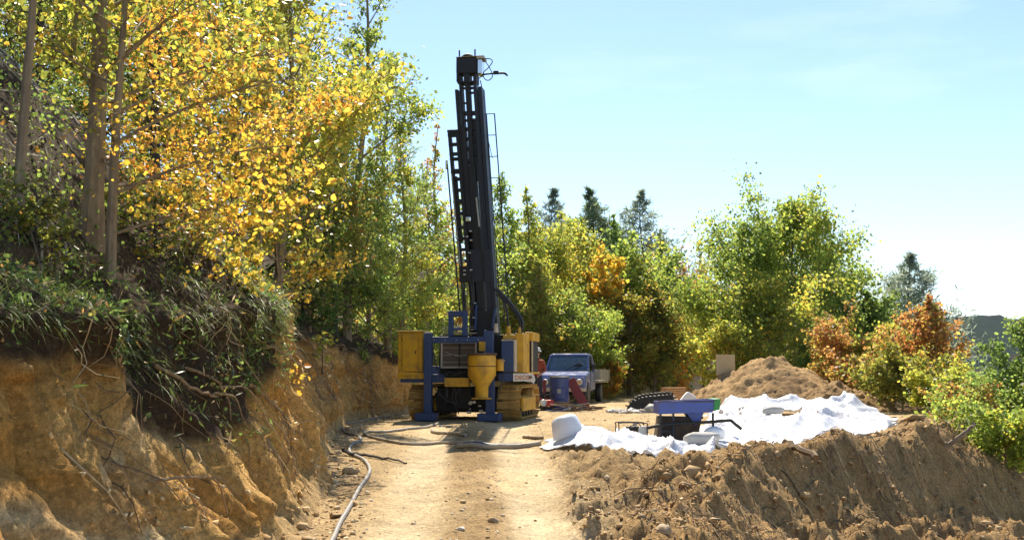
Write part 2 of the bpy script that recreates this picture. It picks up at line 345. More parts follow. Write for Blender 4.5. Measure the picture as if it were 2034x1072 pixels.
def H(x, y, fine=True):
    x = np.asarray(x, float); y = np.asarray(y, float)
    zr = road_z(y); z = zr.copy() if zr.shape else zr*1.0
    z = z + np.zeros_like(x)
    # wheel ruts and the humped strip between them
    cl = -1.0-.045*(y-10); cr = .36-.037*(y-10)
    on = sstep(27, 20, y)
    z = z - on*.035*(np.exp(-((x-cl)/.26)**2)+np.exp(-((x-cr)/.26)**2)) + on*.02*np.exp(-((x-(cl+cr)/2)/.3)**2)
    # right-hand edge of the pad
    xe = smi(y, EK, EX); dx = (smi(y+.5, EK, EX)-smi(y-.5, EK, EX))
    s = (x-xe)/np.sqrt(1+dx*dx)
    A = np.interp(y, [11, 13, 17, 20, 26, 34], [0, .24, .20, .12, .10, .0])
    z = z + A*np.exp(-((s+.2)/.55)**2)*(.8+.5*noise(y*.9+x*.4, x*.5, 0, 3))
    for gx, gy, gr, gh in ((4.95, 16.3, .55, .26), (5.7, 17.1, .4, -.08), (7.1, 19.0, .75, .24), (6.2, 16.6, .38, -.40), (6.85, 17.2, .36, -.42), (3.3, 13.9, .4, -.26), (4.2, 14.7, .35, -.26), (5.3, 15.6, .3, -.28), (2.7, 12.6, .35, -.2), (7.6, 18.2, .35, -.3), (2.25, 14.3, .45, .10), (1.55, 15.3, .45, .12), (3.4, 15.4, .5, .06)):
        z = z + gh*np.exp(-(((x-gx)**2+(y-gy)**2)/gr**2))
    so = np.maximum(s, 0)
    so2 = np.maximum(so-.1, 0); ks = np.interp(y, [8, 12, 15, 17, 21], [.42, .6, 1.0, 1.15, .9]); drop = np.where(so2 < 1.2, ks*so2, np.where(so2 < 5, ks*1.2+.62*(so2-1.2), ks*1.2+2.36+.45*(so2-5))); drop = 34*(1-np.exp(-drop/34))
    # slumped ribs and hollows on the fill slope
    ribs = (.34*noise(y*1.1-x*.8, 0, 0, 8)+.15*noise(y*2.6-x*1.9, x*.3, 0, 9)+.05*noise(y*6-x*4.2, x*.8, 0, 10))*sstep(.0, 1.1, so)*sstep(40, 20, so)
    z = z - drop + ribs
    # hillside on the left
    tx = smi(y, YK, TOPX); tz = smi(y, YK, TOPZ); fx = smi(y, YK, FOOT); dl = (smi(y+1, YK, TOPX)-smi(y-1, YK, TOPX))/2
    sl_ = (tx-x)/np.sqrt(1+dl*dl)
    su = np.interp(y, [4, 13, 18], [1.0, .95, .58]); up = np.where(sl_ < 0, 0, np.where(sl_ < 3, su*sl_, 3*su+.55*(sl_-3))); up = 16*(1-np.exp(-up/16))
    hz = tz + up + .25*fbm(x*.35, y*.35, 0, 3, 21)*sstep(0, 3, sl_)
    t = np.clip((fx-.25-x)/np.maximum(fx-.25-(tx-.4), .2), 0, 1)
    z = np.where(sl_ > .4, hz, z*(1-t)+t*tz) if np.ndim(x) else (hz if sl_ > .4 else z*(1-t)+t*tz)
    if fine:
        lump = sstep(.45, .8, x)*sstep(5.2, 3.0, x)*sstep(18.5, 16.5, y) + sstep(-.6, .3, s)*sstep(25, 8, so)
        lump = np.clip(lump, 0, 1)
        on2 = sstep(27, 20, y)
        mid = np.exp(-((x-(cl+cr)/2)/.3)**2)*on2
        z = z + lump*(.13*fbm(x*2.2, y*2.2, 0, 5, 31, .66)+.05*np.abs(noise(x*8, y*8, 0, 41))-.05*sstep(.35, .6, noise(x*1.6, y*1.6, 0, 43))) \
              + (.007+.016*mid)*fbm(x*5, y*5, 0, 3, 51, .6) \
              + sstep(-.1, .3, s)*sstep(4, 2, s)*(.085*fbm(x*2.2+3, y*2.2, 0, 4, 45, .6)+.035*np.abs(noise(x*8+2, y*8, 0, 47))-.03)
    return z
def Hs(x, y): return float(H(np.array([x]), np.array([y]))[0])
def edge_s(x, y):
    xe = smi(y, EK, EX); dx = (smi(y+.5, EK, EX)-smi(y-.5, EK, EX)); return (x-xe)/np.sqrt(1+dx*dx)

def build_ground():
    ys = [-25, -15, -8, -3, 0, 2, 3.5]
    y = 4.5
    while y < 3800:
        ys.append(y); y += max(.055, .0048*y) if y < 60 else .03*y
    ys = np.array(ys)
    ua = np.concatenate([np.linspace(-1, -.32, 90, endpoint=False), np.linspace(-.32, .40, 330, endpoint=False), np.linspace(.40, 1, 100)])
    W = np.maximum(9, ys*.95+4.0); W = np.where(ys < 4, 10, W)
    X = ua[None, :]*W[:, None]; Y = np.repeat(ys[:, None], len(ua), 1)
    Z = H(X, Y)
    far = sstep(60, 200, Y); Z = Z*(1-far)+far*np.minimum(Z, -6-.01*np.minimum(Y, 2500))
    V = np.stack([X, Y, Z], -1).reshape(-1, 3)
    nr, nc = X.shape; i = np.arange(nr*nc).reshape(nr, nc)
    Fq = np.stack([i[:-1, :-1], i[:-1, 1:], i[1:, 1:], i[1:, :-1]], -1).reshape(-1, 4)
    # colours of the earth itself: pale packed ruts, brown loose soil, leaf litter
    x, yy = V[:, 0], V[:, 1]
    tan = np.array([.57, .41, .215]); pale = np.array([.74, .58, .36]); brown = np.array([.42, .265, .115]); litter = np.array([.085, .060, .036]); loose = np.array([.38, .25, .115])
    c = np.tile(tan, (len(V), 1))
    def mix(c, col, f): return c*(1-f[:, None])+col*f[:, None]
    cl = -1.0-.045*(yy-10); cr = .36-.037*(yy-10); on = sstep(26, 19, yy)
    nz = fbm(x*1.3, yy*.5, 0, 4, 61)
    rut = np.clip(np.exp(-((x-cl)/.36)**4)+np.exp(-((x-cr)/.40)**4), 0, 1)*on
    c = mix(c, pale, np.clip(rut*(.75+.4*nz), 0, 1))
    mid = np.exp(-((x-(cl+cr)/2)/.34)**4)*on; c = mix(c, loose, np.clip(mid*(.55+.9*nz), 0, 1))
    side = np.clip(sstep(cr+.35, cr+.8, x)+sstep(cl-.35, cl-.8, x)*.6, 0, 1)*sstep(20, 17, yy); c = mix(c, loose*.95, side*np.clip(.8+.3*nz, 0, 1))
    s = edge_s(x, yy)
    c = mix(c, brown, sstep(-1.1, -.2, s+.4*nz)*sstep(8, 12, yy+6))
    c = mix(c, litter*1.3, sstep(3.5, 6, s)*1.0)
    tx = smi(yy, YK, TOPX); c = mix(c, litter, sstep(0, .5, tx-x))
    c = mix(c, np.array([.10, .10, .04]), far.reshape(-1))
    c *= (1+.12*fbm(x*.8, yy*.8, 0, 3, 77))[:, None]
    o = link('ground', mesh_np('ground', V, Fq, M['ground'], np.clip(c, .01, 1), True)); tag(o, kind='structure'); return o
GROUND = build_ground()

def bank_point(y, t):
    """surface of the cut bank, t = 0 foot .. 1 lip .. 1.25 on the slope above"""
    y = np.asarray(y, float); t = np.asarray(t, float)
    fx = smi(y, YK, FOOT); tx = smi(y, YK, TOPX); tz = smi(y, YK, TOPZ); zr = road_z(y)
    u = np.interp(t, [-.12, 0, .16, .5, .8, .92, 1.0, 1.25], [-.30, 0, .34, .62, .84, .86, 1.0, 1.55])
    zz = np.interp(t, [-.12, 0, .16, .5, .8, .92, 1.0, 1.25], [-.03, .0, .14, .50, .84, .955, 1.0, 1.26])
    u2 = np.interp(t, [-.12, 0, .35, .6, .8, .92, 1.0, 1.25], [-.25, 0, .45, .74, .90, .90, 1.0, 1.55]); kn = sstep(10.5, 8.0, y); u = u*(1-kn)+u2*kn
    x = fx+(tx-fx)*u; z = zr-.02+(tz-zr)*zz
    amp = np.interp(t, [-.12, .02, .2, .9, 1.05, 1.25], [0, .25, 1, 1, .5, .0])
    k = np.interp(y, [4, 26, 40], [1, 1, .6])
    big = .26*noise(y*.55+3.3, z*.35, 0, 101)+.16*noise(y*1.2, z*.6, 0, 102)
    rill = .22*np.abs(noise(y*2.2+z*.4, z*.35, 0, 103))+.15*np.abs(noise(y*5+z*.6, z*.6, 0, 104))+.07*np.abs(noise(y*12+z*.9, z*1.3, 0, 114))
    fine_ = .06*fbm(y*5, z*3.2, 0, 5, 105, .64)
    step = .035*noise(y*1.2, z*3.4, 0, 106)
    dx = amp*k*(big+rill*1.3-.1+fine_+step)
    dz = amp*k*.05*fbm(y*3.1, z*3.1, 5, 3, 107)
    return x+dx, y+amp*.08*noise(y*3, z*3, 9, 108), z+dz+np.where(t > 1.0, .06*fbm(y*2, t*6, 0, 3, 109), 0)
def build_bank():
    ys = [-6]; 
    while ys[-1] < 46: ys.append(ys[-1]+(.045 if 5 < ys[-1] < 16 else .075 if ys[-1] >= 16 and ys[-1] < 30 else .3))
    ys = np.array(ys); ts = np.linspace(-.12, 1.25, 118)
    Y, T = np.meshgrid(ys, ts, indexing='ij')
    x, y, z = bank_point(Y, T)
    V = np.stack([x, y, z], -1).reshape(-1, 3); nr, nc = x.shape; i = np.arange(nr*nc).reshape(nr, nc)
    Fq = np.stack([i[:-1, :-1], i[1:, :-1], i[1:, 1:], i[:-1, 1:]], -1).reshape(-1, 4)
    yy, tt, zz = V[:, 1], T.reshape(-1), V[:, 2]
    clay = np.array([.66, .395, .13]); pale = np.array([.74, .55, .29]); red = np.array([.58, .285, .065]); top = np.array([.085, .055, .032]); foot = np.array([.55, .37, .17])
    nz = fbm(yy*1.1, zz*1.6, 0, 4, 121); n2 = fbm(yy*.5, zz*2.5, 0, 3, 122)
    c = np.tile(clay, (len(V), 1))
    def mix(c, col, f): f = np.clip(f, 0, 1); return c*(1-f[:, None])+col*f[:, None]
    c = mix(c, pale, sstep(11, 7.5, yy)*sstep(-.3, .5, nz)); c = mix(c, red, sstep(.05, .6, n2)*.8); c = mix(c, foot, sstep(.2, .05, tt))
    th = np.interp(yy, [4, 6, 8, 9, 10.5, 11.5, 12.3, 13, 14, 20, 30], [.84, .80, .60, .46, .44, .52, .8, .9, .84, .80, .82])
    c = mix(c, top, sstep(-.05, .08, tt-th+.10*nz))
    o = link('cut_bank', mesh_np('cut_bank', V, Fq, M['bank'], np.clip(c, .01, 1), True)); tag(o, kind='structure'); return o
BANK = build_bank()

def build_far_hill():
    xs = np.linspace(-1800, 3000, 560); ys = np.linspace(1000, 2300, 130)
    X, Y = np.meshgrid(xs, ys, indexing='xy')
    ridge = 78+22*fbm(X*.0016+.9, 0*X, 0, 3, 201)+ .010*(X-650)
    q = np.clip((Y-1000)/700, 0, 1)
    Z = -45+(ridge+45)*np.sin(q*math.pi/2)**1.2*np.where(Y > 1750, 1-.25*(Y-1750)/750, 1)
    Z += 10*fbm(X*.006, Y*.006, 0, 3, 202)*q + 5.0*np.abs(noise(X*.045, Y*.045, 0, 203))*1.3+3*np.abs(noise(X*.11, Y*.11, 0, 204))
    V = np.stack([X, Y, Z], -1).reshape(-1, 3); nr, nc = X.shape; i = np.arange(nr*nc).reshape(nr, nc)
    Fq = np.stack([i[:-1, :-1], i[:-1, 1:], i[1:, 1:], i[1:, :-1]], -1).reshape(-1, 4)
    n1 = noise(V[:, 0]*.05, V[:, 1]*.05, 0, 205); n2 = fbm(V[:, 0]*.008, V[:, 1]*.008, 0, 3, 206)
    c = np.tile(np.array([.022, .032, .016]), (len(V), 1))  # wood colour darkened to include the canopy's own shading
    f = np.clip(sstep(.1, .8, n1)*.8, 0, 1)[:, None]; c = c*(1-f)+np.array([.050, .030, .014])*f
    f = np.clip(sstep(.0, .8, n2)*.6, 0, 1)[:, None]; c = c*(1-f)+np.array([.014, .024, .016])*f
    o = link('far_hill', mesh_np('far_hill', V, Fq, M['hill'], c, False)); tag(o, kind='structure'); return o
build_far_hill()
# ------------------------------------------------------------------ spoil heaps
def mound(name, cx, cy, rx, ry, h, seed, label, ridge=0.0, col=(.42, .27, .125)):
    n = 120; a = np.linspace(-1.25, 1.25, n); U, Vv = np.meshgrid(a, a, indexing='xy')
    X = U*rx; Y = Vv*ry; r = np.sqrt(U**2+Vv**2)
    r = r*(1+.12*noise(np.cos(np.arctan2(Vv, U))*1.7, np.sin(np.arctan2(Vv, U))*1.7, 0, seed))
    prof = np.clip(1-r, -.25, 1); prof = np.where(prof > 0, prof**.92, prof)
    prof = np.where(r < .16, prof-.5*(.16-r), prof)
    Z = h*prof
    ang = np.arctan2(Vv, U)
    Z += np.where(prof > 0, 1, 0)*(.10*np.abs(noise(ang*5.5, r*1.5, 0, seed+1))*r*h + .09*fbm(X*2.6, Y*2.6, 0, 5, seed+2, .64)*sstep(0, .2, prof) + .05*np.abs(noise(X*9, Y*9, 0, seed+3)))
    base = Hs(cx, cy)
    gz = H(cx+X, cy+Y, False)-base
    Z = np.where(prof > -.02, Z+gz*np.clip(r, 0, 1), gz-.12)
    V = np.stack([X, Y, Z], -1).reshape(-1, 3); i = np.arange(n*n).reshape(n, n)
    Fq = np.stack([i[:-1, :-1], i[:-1, 1:], i[1:, 1:], i[1:, :-1]], -1).reshape(-1, 4)
    c = np.tile(np.array(col), (len(V), 1))*(1+.22*fbm(V[:, 0]*1.2, V[:, 1]*1.2, 0, 3, seed+5))[:, None]
    f = sstep(.2, .6, fbm(V[:, 0]*.7+4, V[:, 1]*.7, 0, 3, seed+6))[:, None]; c = c*(1-f*.5)+np.array([.24, .15, .075])*f*.5
    o = link(name, mesh_np(name, V, Fq, M['pile'], np.clip(c, .02, 1), True), None, (cx, cy, base)); tag(o, label, 'dirt pile', 'spoil heaps behind the sheet')
    return o
p = at(1528, 740, 33); mound('dirt_pile', p.x, 33, 3.0, 2.6, 1.62, 301, 'tall conical heap of brown earth behind the white sheet')
p = at(1662, 740, 30.0); mound('dirt_pile', p.x, 30.0, 1.6, 1.5, .82, 311, 'lower earth heap at the right foot of the tall heap')

# ------------------------------------------------------------------ white sheet
def build_tarp():
    poly = [(0.35, 17.9), (.9, 17.3), (2, 16.75), (2.8, 16.4), (3.5, 16.05), (4.1, 15.9), (4.35, 16.5), (4.9, 17.5), (5.9, 18.3), (6.3, 19.3), (7.0, 20.3), (7.75, 20.9), (7.65, 21.5), (8.5, 24), (8.9, 26), (8.3, 27.6), (7.2, 28.4), (6.2, 28.6), (5.3, 28), (4.6, 26), (4.2, 23), (3.4, 20.4), (2.6, 19.9), (1.8, 19.4), (1.2, 19.8), (.8, 19.1)]
    P = np.array(poly)
    step = .05
    xs = np.arange(0, 9.4, step); ys = np.arange(15.4, 29.2, step)
    X, Y = np.meshgrid(xs, ys, indexing='xy')
    jx = X+.16*noise(X*1.7, Y*1.7, 0, 401)+.07*noise(X*5, Y*5, 0, 402); jy = Y+.16*noise(X*1.7, Y*1.7, 0, 403)+.07*noise(X*5, Y*5, 0, 404)
    ins = np.zeros(X.shape, bool); dist = np.full(X.shape, 9.0)
    for k in range(len(P)):
        a = P[k]; b = P[(k+1) % len(P)]
        cond = ((a[1] > jy) != (b[1] > jy)) & (jx < (b[0]-a[0])*(jy-a[1])/(b[1]-a[1]+1e-12)+a[0]); ins ^= cond
        e = b-a; t = np.clip(((jx-a[0])*e[0]+(jy-a[1])*e[1])/(e@e), 0, 1)
        dist = np.minimum(dist, np.hypot(jx-a[0]-t*e[0], jy-a[1]-t*e[1]))
    # torn holes
    for hx, hy, hr in ((5.55, 21.6, .34), (4.35, 22.3, .26), (6.3, 24.6, .34), (3.35, 16.5, .24), (5.1, 24.4, .36), (5.0, 20.6, .28), (7.0, 23.0, .22)):
        ins &= ((X-hx)**2+((Y-hy)*.8)**2) > (hr*(1+.5*noise(X*4, Y*4, 0, 405)))**2
    warp = .5*noise(X*.6, Y*.6, 0, 406)
    rid = lambda v: (1-np.abs(v))
    fold = rid(noise(X*.9+warp, Y*.6+X*.3, 0, 407))**6*.26+rid(noise(X*2.1+warp*2, Y*1.4-X*.8, 0, 408))**5*.12+rid(noise(X*4.0-Y*1.0, Y*1.3+X*.4, 0, 409))**5*.045+rid(noise(X*3+Y*7, Y*2-X*.6, 0, 410))**4*.018
    edge = sstep(0, .5, dist); fold = fold*(1-.8*np.exp(-(((X-3.2)/1.1)**2+((Y-18.6)/1.4)**2)))
    Z = H(X, Y, True)+.012+fold*(.25+.75*edge)
    # bunched humps
    for gx, gy, gr, gh in ((1.55, 18.1, .35, .20), (2.2, 17.4, .42, .10), (3.0, 16.8, .4, .03), (7.4, 26.8, .9, .30), (8.5, 26.3, .6, .28), (5.9, 27.6, .6, .28), (6.9, 27.2, .3, .25), (4.9, 26.8, .5, .15), (4.6, 19.2, .4, .10), (5.0, 20.2, .6, .16), (6.2, 21.8, .7, .12), (5.6, 18.6, .5, .1)):
        Z += .75*gh*np.exp(-((X-gx)**2+(Y-gy)**2)/gr**2)
    idx = -np.ones(X.shape, int); q = ins[:-1, :-1] & ins[1:, :-1] & ins[:-1, 1:] & ins[1:, 1:]
    use = np.zeros(X.shape, bool); use[:-1, :-1] |= q; use[1:, :-1] |= q; use[:-1, 1:] |= q; use[1:, 1:] |= q
    idx[use] = np.arange(use.sum()); V = np.stack([X[use], Y[use], Z[use]], -1)
    r, c = np.where(q); Fq = np.stack([idx[r, c], idx[r, c+1], idx[r+1, c+1], idx[r+1, c]], -1)
    o = link('plastic_sheet', mesh_np('plastic_sheet', V, Fq, M['tarp'], None, True)); tag(o, 'crumpled white plastic sheet spread on the ground behind the berm', 'plastic sheet')
    m = o.modifiers.new('thick', 'SOLIDIFY'); m.thickness = .003
    s = o.modifiers.new('smooth', 'SMOOTH'); s.factor = .4; s.iterations = 1
    return o
build_tarp()

# ------------------------------------------------------------------ vegetation
def leaf_arrays(pos, size, col, kind, rng, flat=.0, dirs=None):
    n = len(pos)
    nrm = rng.normal(size=(n, 3)); nrm[:, 2] *= (1+flat); nrm /= np.linalg.norm(nrm, axis=1, keepdims=True)+1e-9
    t = rng.normal(size=(n, 3)) if dirs is None else dirs+rng.normal(size=(n, 3))*.35
    t -= nrm*np.sum(t*nrm, 1, keepdims=True); t /= np.linalg.norm(t, axis=1, keepdims=True)+1e-9
    b = np.cross(nrm, t); s = size[:, None]; asp = rng.uniform(.6, 1.1, (n, 1))
    if kind == 'ovate':
        k = [(-.5, 0, 0), (-.25, .40, .10), (.18, .38, .10), (.55, 0, 0), (.18, -.38, .10), (-.25, -.40, .10)]
        V = np.stack([pos+s*(t*a+b*c*asp+nrm*e) for a, c, e in k], 1).reshape(-1, 3)
        i = np.arange(n)[:, None]*6; Fq = np.concatenate([i+np.array([[0, 1, 2, 3]]), i+np.array([[0, 3, 4, 5]])]); m = 6
    elif kind == 'needle':
        k = [(-.8, 0), (0, .13), (.9, 0), (0, -.13)]
        V = np.stack([pos+s*(t*a+b*c) for a, c in k], 1).reshape(-1, 3); i = np.arange(n)[:, None]*4; Fq = i+np.array([[0, 1, 2, 3]]); m = 4
    else:
        k = [(-.5, 0), (.0, .42), (.55, 0), (.0, -.42)]
        V = np.stack([pos+s*(t*a+b*c) for a, c in k], 1).reshape(-1, 3); i = np.arange(n)[:, None]*4; Fq = i+np.array([[0, 1, 2, 3]]); m = 4
    return V, Fq, np.repeat(col, m, 0)
PAL = {
 'gold': [((.44, .29, .035), 4), ((.42, .22, .03), 1.8), ((.30, .25, .035), 2.8), ((.17, .17, .03), 2.0)],
 'goldorange': [((.46, .27, .035), 3), ((.43, .19, .03), 2.4), ((.32, .24, .035), 1.8), ((.18, .16, .03), 1.4)],
 'yellowgreen': [((.25, .25, .04), 4), ((.17, .20, .035), 3), ((.36, .28, .04), 1.8), ((.11, .15, .03), 1.5)],
 'limegreen': [((.19, .235, .04), 4), ((.14, .185, .035), 3), ((.28, .26, .04), 1.2), ((.09, .13, .03), 1.5)],
 'green': [((.13, .18, .04), 4), ((.09, .135, .03), 3), ((.19, .21, .04), 1.5)],
 'deepgreen': [((.065, .115, .022), 4), ((.045, .085, .018), 3), ((.11, .15, .025), 1.5)],
 'olive': [((.17, .17, .03), 3), ((.11, .13, .025), 3), ((.24, .18, .03), 1.5), ((.24, .12, .03), .8)],
 'orange': [((.27, .145, .045), 3), ((.24, .11, .04), 1.4), ((.25, .18, .04), 2.6), ((.15, .15, .035), 2.4)],
 'red': [((.42, .14, .03), 3), ((.36, .09, .02), 1.4), ((.40, .22, .03), 1.6), ((.18, .18, .025), 1.4)],
 'rustorange': [((.30, .14, .045), 3), ((.25, .10, .035), 1.6), ((.27, .18, .04), 2), ((.16, .15, .03), 1.6)],
 'amber': [((.34, .21, .05), 3), ((.30, .14, .045), 2), ((.26, .25, .03), 2.5), ((.15, .18, .03), 2)],
 'rust': [((.30, .14, .05), 3), ((.24, .10, .04), 2), ((.26, .20, .06), 1.4)],
 'pine': [((.12, .16, .08), 4), ((.085, .12, .065), 3), ((.16, .20, .10), 2)],
 'pinehazed': [((.20, .24, .17), 4), ((.15, .19, .14), 3), ((.25, .28, .20), 2)],  # conifer greens, like those above, lightened in colour to stand for distance haze
}
def pick_cols(pal, pos, rng, k=1.2, jit=.22):
    cs = np.array([c for c, _ in PAL[pal]]); wt = np.array([x for _, x in PAL[pal]], float)
    n = len(pos); g = np.stack([np.log(wt[j])+1.3*noise(pos[:, 0]*k+j*7.1, pos[:, 1]*k, pos[:, 2]*k, 500+j)-np.log(-np.log(rng.random(n)+1e-9)+1e-9)*.75 for j in range(len(wt))], 1)
    c = 1.36*cs[np.argmax(g, 1)]; return np.clip(c*(1+jit*rng.normal(size=(n, 1))), .008, .9)
def env(shape, q):
    if shape == 'cone': return max(.04, (1-q)**.9)
    if shape == 'spire': return (.55+1.8*q) if q < .25 else .10+.9*((1-q)/.75)**.85
    if shape == 'column': return .35+.65*math.sin(math.pi*min(1, q*.8+.18))
    if shape == 'vase': return .45+.65*math.sin(math.pi*min(1, q*.75+.1))
    return max(.18, math.sin(math.pi*(q*.86+.09))**.65)
NT = [0]
G1 = 'trees on the near left bank'; G2 = 'trees along the left slope'; G3 = 'trees behind the blue truck'
def tree(name, px, Y, top_py, wpx, pal, label, cat='tree', group=None, shape='round', cb=.22, nb=22, nleaf=6000, lpx=9, kind='quad', tr=None,
         lean=(0, 0), wood='bark', sig=.13, dx=0.0, sub=5, flat=.2, elev=(15, 60), seed=None, basez=None, mat='leaf_far', sparse=1.0, wig=.06, extra=None):
    NT[0] += 1; seed = seed or 1000+NT[0]*13; rng = np.random.default_rng(seed); rnd = random.Random(seed)
    X = at(px, 740, Y).x+dx; bz = (Hs(X, Y) if basez is None else basez)-.08
    top = at(px, top_py, Y).z; h = max(.5, top-bz); rad = wpx/2/F*Y; tr = tr or .012*h+.015
    if group in (G1, G2, G3) and cat != 'conifer':      # keep them on the slope behind the lip of the bank
        while at(px, 740, Y).x+dx > float(smi(Y, YK, TOPX))-.12 and Y < 60 and px < 1060: Y += .25
        X = at(px, 740, Y).x+dx; bz = (Hs(X, Y) if basez is None else basez)-.08; top = at(px, top_py, Y).z; h = max(.5, top-bz); rad = wpx/2/F*Y
    if shape == 'spire': rad *= 1.28
    o = empty(name, (X, Y, bz), 0, label, cat, group)
    npt = 11; ph = rnd.random()*6
    def trunk_at(t):
        return np.array([lean[0]*t*t*h+wig*h*.5*math.sin(t*5+ph)*t, lean[1]*t*t*h+wig*h*.5*math.cos(t*4.3+ph)*t, t*h])
    ts = np.linspace(0, 1, npt); tp = np.array([trunk_at(t) for t in ts]); tp[0, 2] -= .15
    V, Fq, caps = tube_arr(tp, tr*(1-ts*.9)*np.where(ts < .05, 1.35, 1), 8)
    tm = MB().add(V, Fq+caps)
    link('trunk', tm.mesh('trunk', M[wood], True), o)
    bm_ = MB(); anch = []; adir = []; asig = []; awt = []
    for i in range(nb):
        q = (i+rnd.random())/nb; t = cb+(1-cb)*q*.985
        st = np.array([np.interp(t, ts, tp[:, a_]) for a_ in range(3)]); az = i*2.39996+rnd.uniform(-.5, .5)
        L = rad*env(shape, q)*(1-.35*q**3)*min(1.45, rnd.lognormvariate(-.12, .30))
        el = R(elev[0]+(elev[1]-elev[0])*q+rnd.uniform(-9, 9))
        d = np.array([math.cos(az)*math.cos(el), math.sin(az)*math.cos(el), math.sin(el)])
        ss = np.linspace(0, 1, 6); bend = rnd.uniform(-.12, .22) if shape != 'cone' else rnd.uniform(-.2, .02)
        side = np.array([-math.sin(az), math.cos(az), 0])*rnd.uniform(-.18, .18)
        bp = st+L*(ss[:, None]*d+(ss**2)[:, None]*(np.array([0, 0, bend])+side))
        br = max(.005, tr*.42*(1-t*.75))
        V, Fq, caps = tube_arr(bp, br*(1-ss*.85), 4, False); bm_.add(V, Fq)
        for k in range(sub):
            s0 = .3+.7*(k+rnd.random())/sub; p0 = np.array([np.interp(s0, ss, bp[:, a_]) for a_ in range(3)])
            dd = d*.7+np.array([rnd.gauss(0, .6), rnd.gauss(0, .6), rnd.gauss(.05, .45)]); dd /= np.linalg.norm(dd)+1e-9
            l2 = L*rnd.uniform(.22, .46)*(1.15-.4*s0)
            s3 = np.linspace(0, 1, 3); sp = p0+l2*s3[:, None]*dd
            V, Fq, caps = tube_arr(sp, br*.42*(1-s3*.75), 3, False); bm_.add(V, Fq)
            if rnd.random() < sparse:
                for a in np.linspace(.25, 1.05, 5): anch.append(p0+l2*a*dd); adir.append(dd); asig.append(max(L, .12*rad)*1.6 if shape == 'cone' else (.35*rad+.65*L)); awt.append(max(L/rad, .13)**(1.0 if shape == 'cone' else 1.7))
    if extra:
        for (a, b, r0) in extra:
            pa = np.array(a); pb = np.array(b); ss = np.linspace(0, 1, 6); sag = np.array([0, 0, .12*np.linalg.norm(pb-pa)])
            bp = pa+(pb-pa)*ss[:, None]+sag*(ss*(1-ss))[:, None]*2
            V, Fq, caps = tube_arr(bp, r0*(1-ss*.8), 5, False); bm_.add(V, Fq)
            for k in range(9):
                s0 = .25+.75*rnd.random(); p0 = np.array([np.interp(s0, ss, bp[:, a_]) for a_ in range(3)])
                dd = (pb-pa)/np.linalg.norm(pb-pa)*.8+np.array([rnd.gauss(0, .5), rnd.gauss(0, .5), rnd.gauss(0, .4)]); l2 = .35*rnd.uniform(.5, 1.2)
                s3 = np.linspace(0, 1, 3); V, Fq, caps = tube_arr(p0+l2*s3[:, None]*dd, r0*.25*(1-s3*.7), 3, False); bm_.add(V, Fq)
                for a2 in np.linspace(.2, 1.05, 5): anch.append(p0+l2*a2*dd); adir.append(dd); asig.append(rad); awt.append(1.2)
    link('branches', bm_.mesh('branches', M[wood], False), o)
    if nleaf and anch:
        asig = np.array(asig); anch = np.array(anch); adir = np.array(adir); wgt = np.clip(.65+.55*noise(anch[:, 0]*1.1/rad*1.5, anch[:, 1]*1.1/rad*1.5, anch[:, 2]*1.1/rad*1.5, seed), .08, 2); wgt = wgt*np.array(awt); wgt /= wgt.sum()
        k = rng.choice(len(anch), nleaf, p=wgt); pos = anch[k]+rng.normal(size=(nleaf, 3))*asig[k][:, None]*sig*np.array([1, 1, .85])
        sz = lpx/F*Y*np.clip(rng.lognormal(-.12, .32, nleaf), .4, 1.5)
        wp = pos+np.array([X, Y, bz])
        V, Fq, C = leaf_arrays(pos, sz, pick_cols(pal, wp, rng, 1.6/rad), kind, rng, flat, adir[k] if kind == 'needle' else None)
        link('crown', mesh_np('crown', V, Fq, M[mat], C), o)
    return o

tree('aspen_tree', 22, 8.7, -500, 520, 'yellowgreen', 'slim brown trunk leaning right at the far left edge', group=G1, nb=14, nleaf=1989, lpx=9.6, kind='ovate', tr=.052, mat='leaf', cb=.5, lean=(.02, 0), wig=.03, flat=.1, sig=.045, sub=13)
tree('aspen_tree', 172, 9.7, -620, 700, 'yellowgreen', 'thickest pale trunk on the left bank with a crooked side limb', group=G1, nb=20, nleaf=5200, lpx=12, kind='ovate', tr=.105, mat='leaf', cb=.40, wig=.02, lean=(-.01, 0), sig=.16,
     extra=[((-.02, 0, 1.45), (-.22, -.05, 1.75), .035), ((-.22, -.05, 1.75), (-.15, 0, 2.9), .03), ((.03, 0, 1.3), (1.75, .25, 1.9), .02), ((.03, 0, 1.6), (1.2, -.3, 2.3), .016)])
tree('aspen_tree', 214, 9.3, -420, 760, 'gold', 'thin straight trunk close to the right of the thickest pale trunk', group=G1, nb=18, nleaf=5200, lpx=12, kind='ovate', tr=.058, mat='leaf', cb=.26, wig=.025, sig=.16,
     extra=[((.0, 0, 1.25), (1.55, .3, 1.75), .018), ((0, 0, .9), (1.5, .35, 1.2), .015), ((0, 0, 1.7), (1.6, .2, 2.35), .02)])
tree('aspen_sapling', 505, 12.7, 60, 330, 'gold', 'golden sapling growing on the lip of the clay spur', group=G1, nb=34, nleaf=3978, lpx=8.2, kind='ovate', tr=.04, mat='leaf', cb=.04, shape='column', elev=(5, 45), sig=.045, sub=13)
tree('aspen_sapling', 395, 12.0, 60, 420, 'goldorange', 'orange-gold leafy sapling behind the two close trunks', group=G1, nb=34, nleaf=4284, lpx=8.2, kind='ovate', tr=.045, mat='leaf', cb=.26, shape='round', elev=(5, 50), sig=.045, sub=13)
tree('leafy_shrub', 300, 10.8, 400, 330, 'olive', 'low olive and gold shrub drooping over the dark turf', 'shrub', G1, nb=26, nleaf=2907, lpx=8.9, kind='ovate', mat='leaf', cb=.03, elev=(0, 50), sig=.045, wood='bark_dark', sub=13)
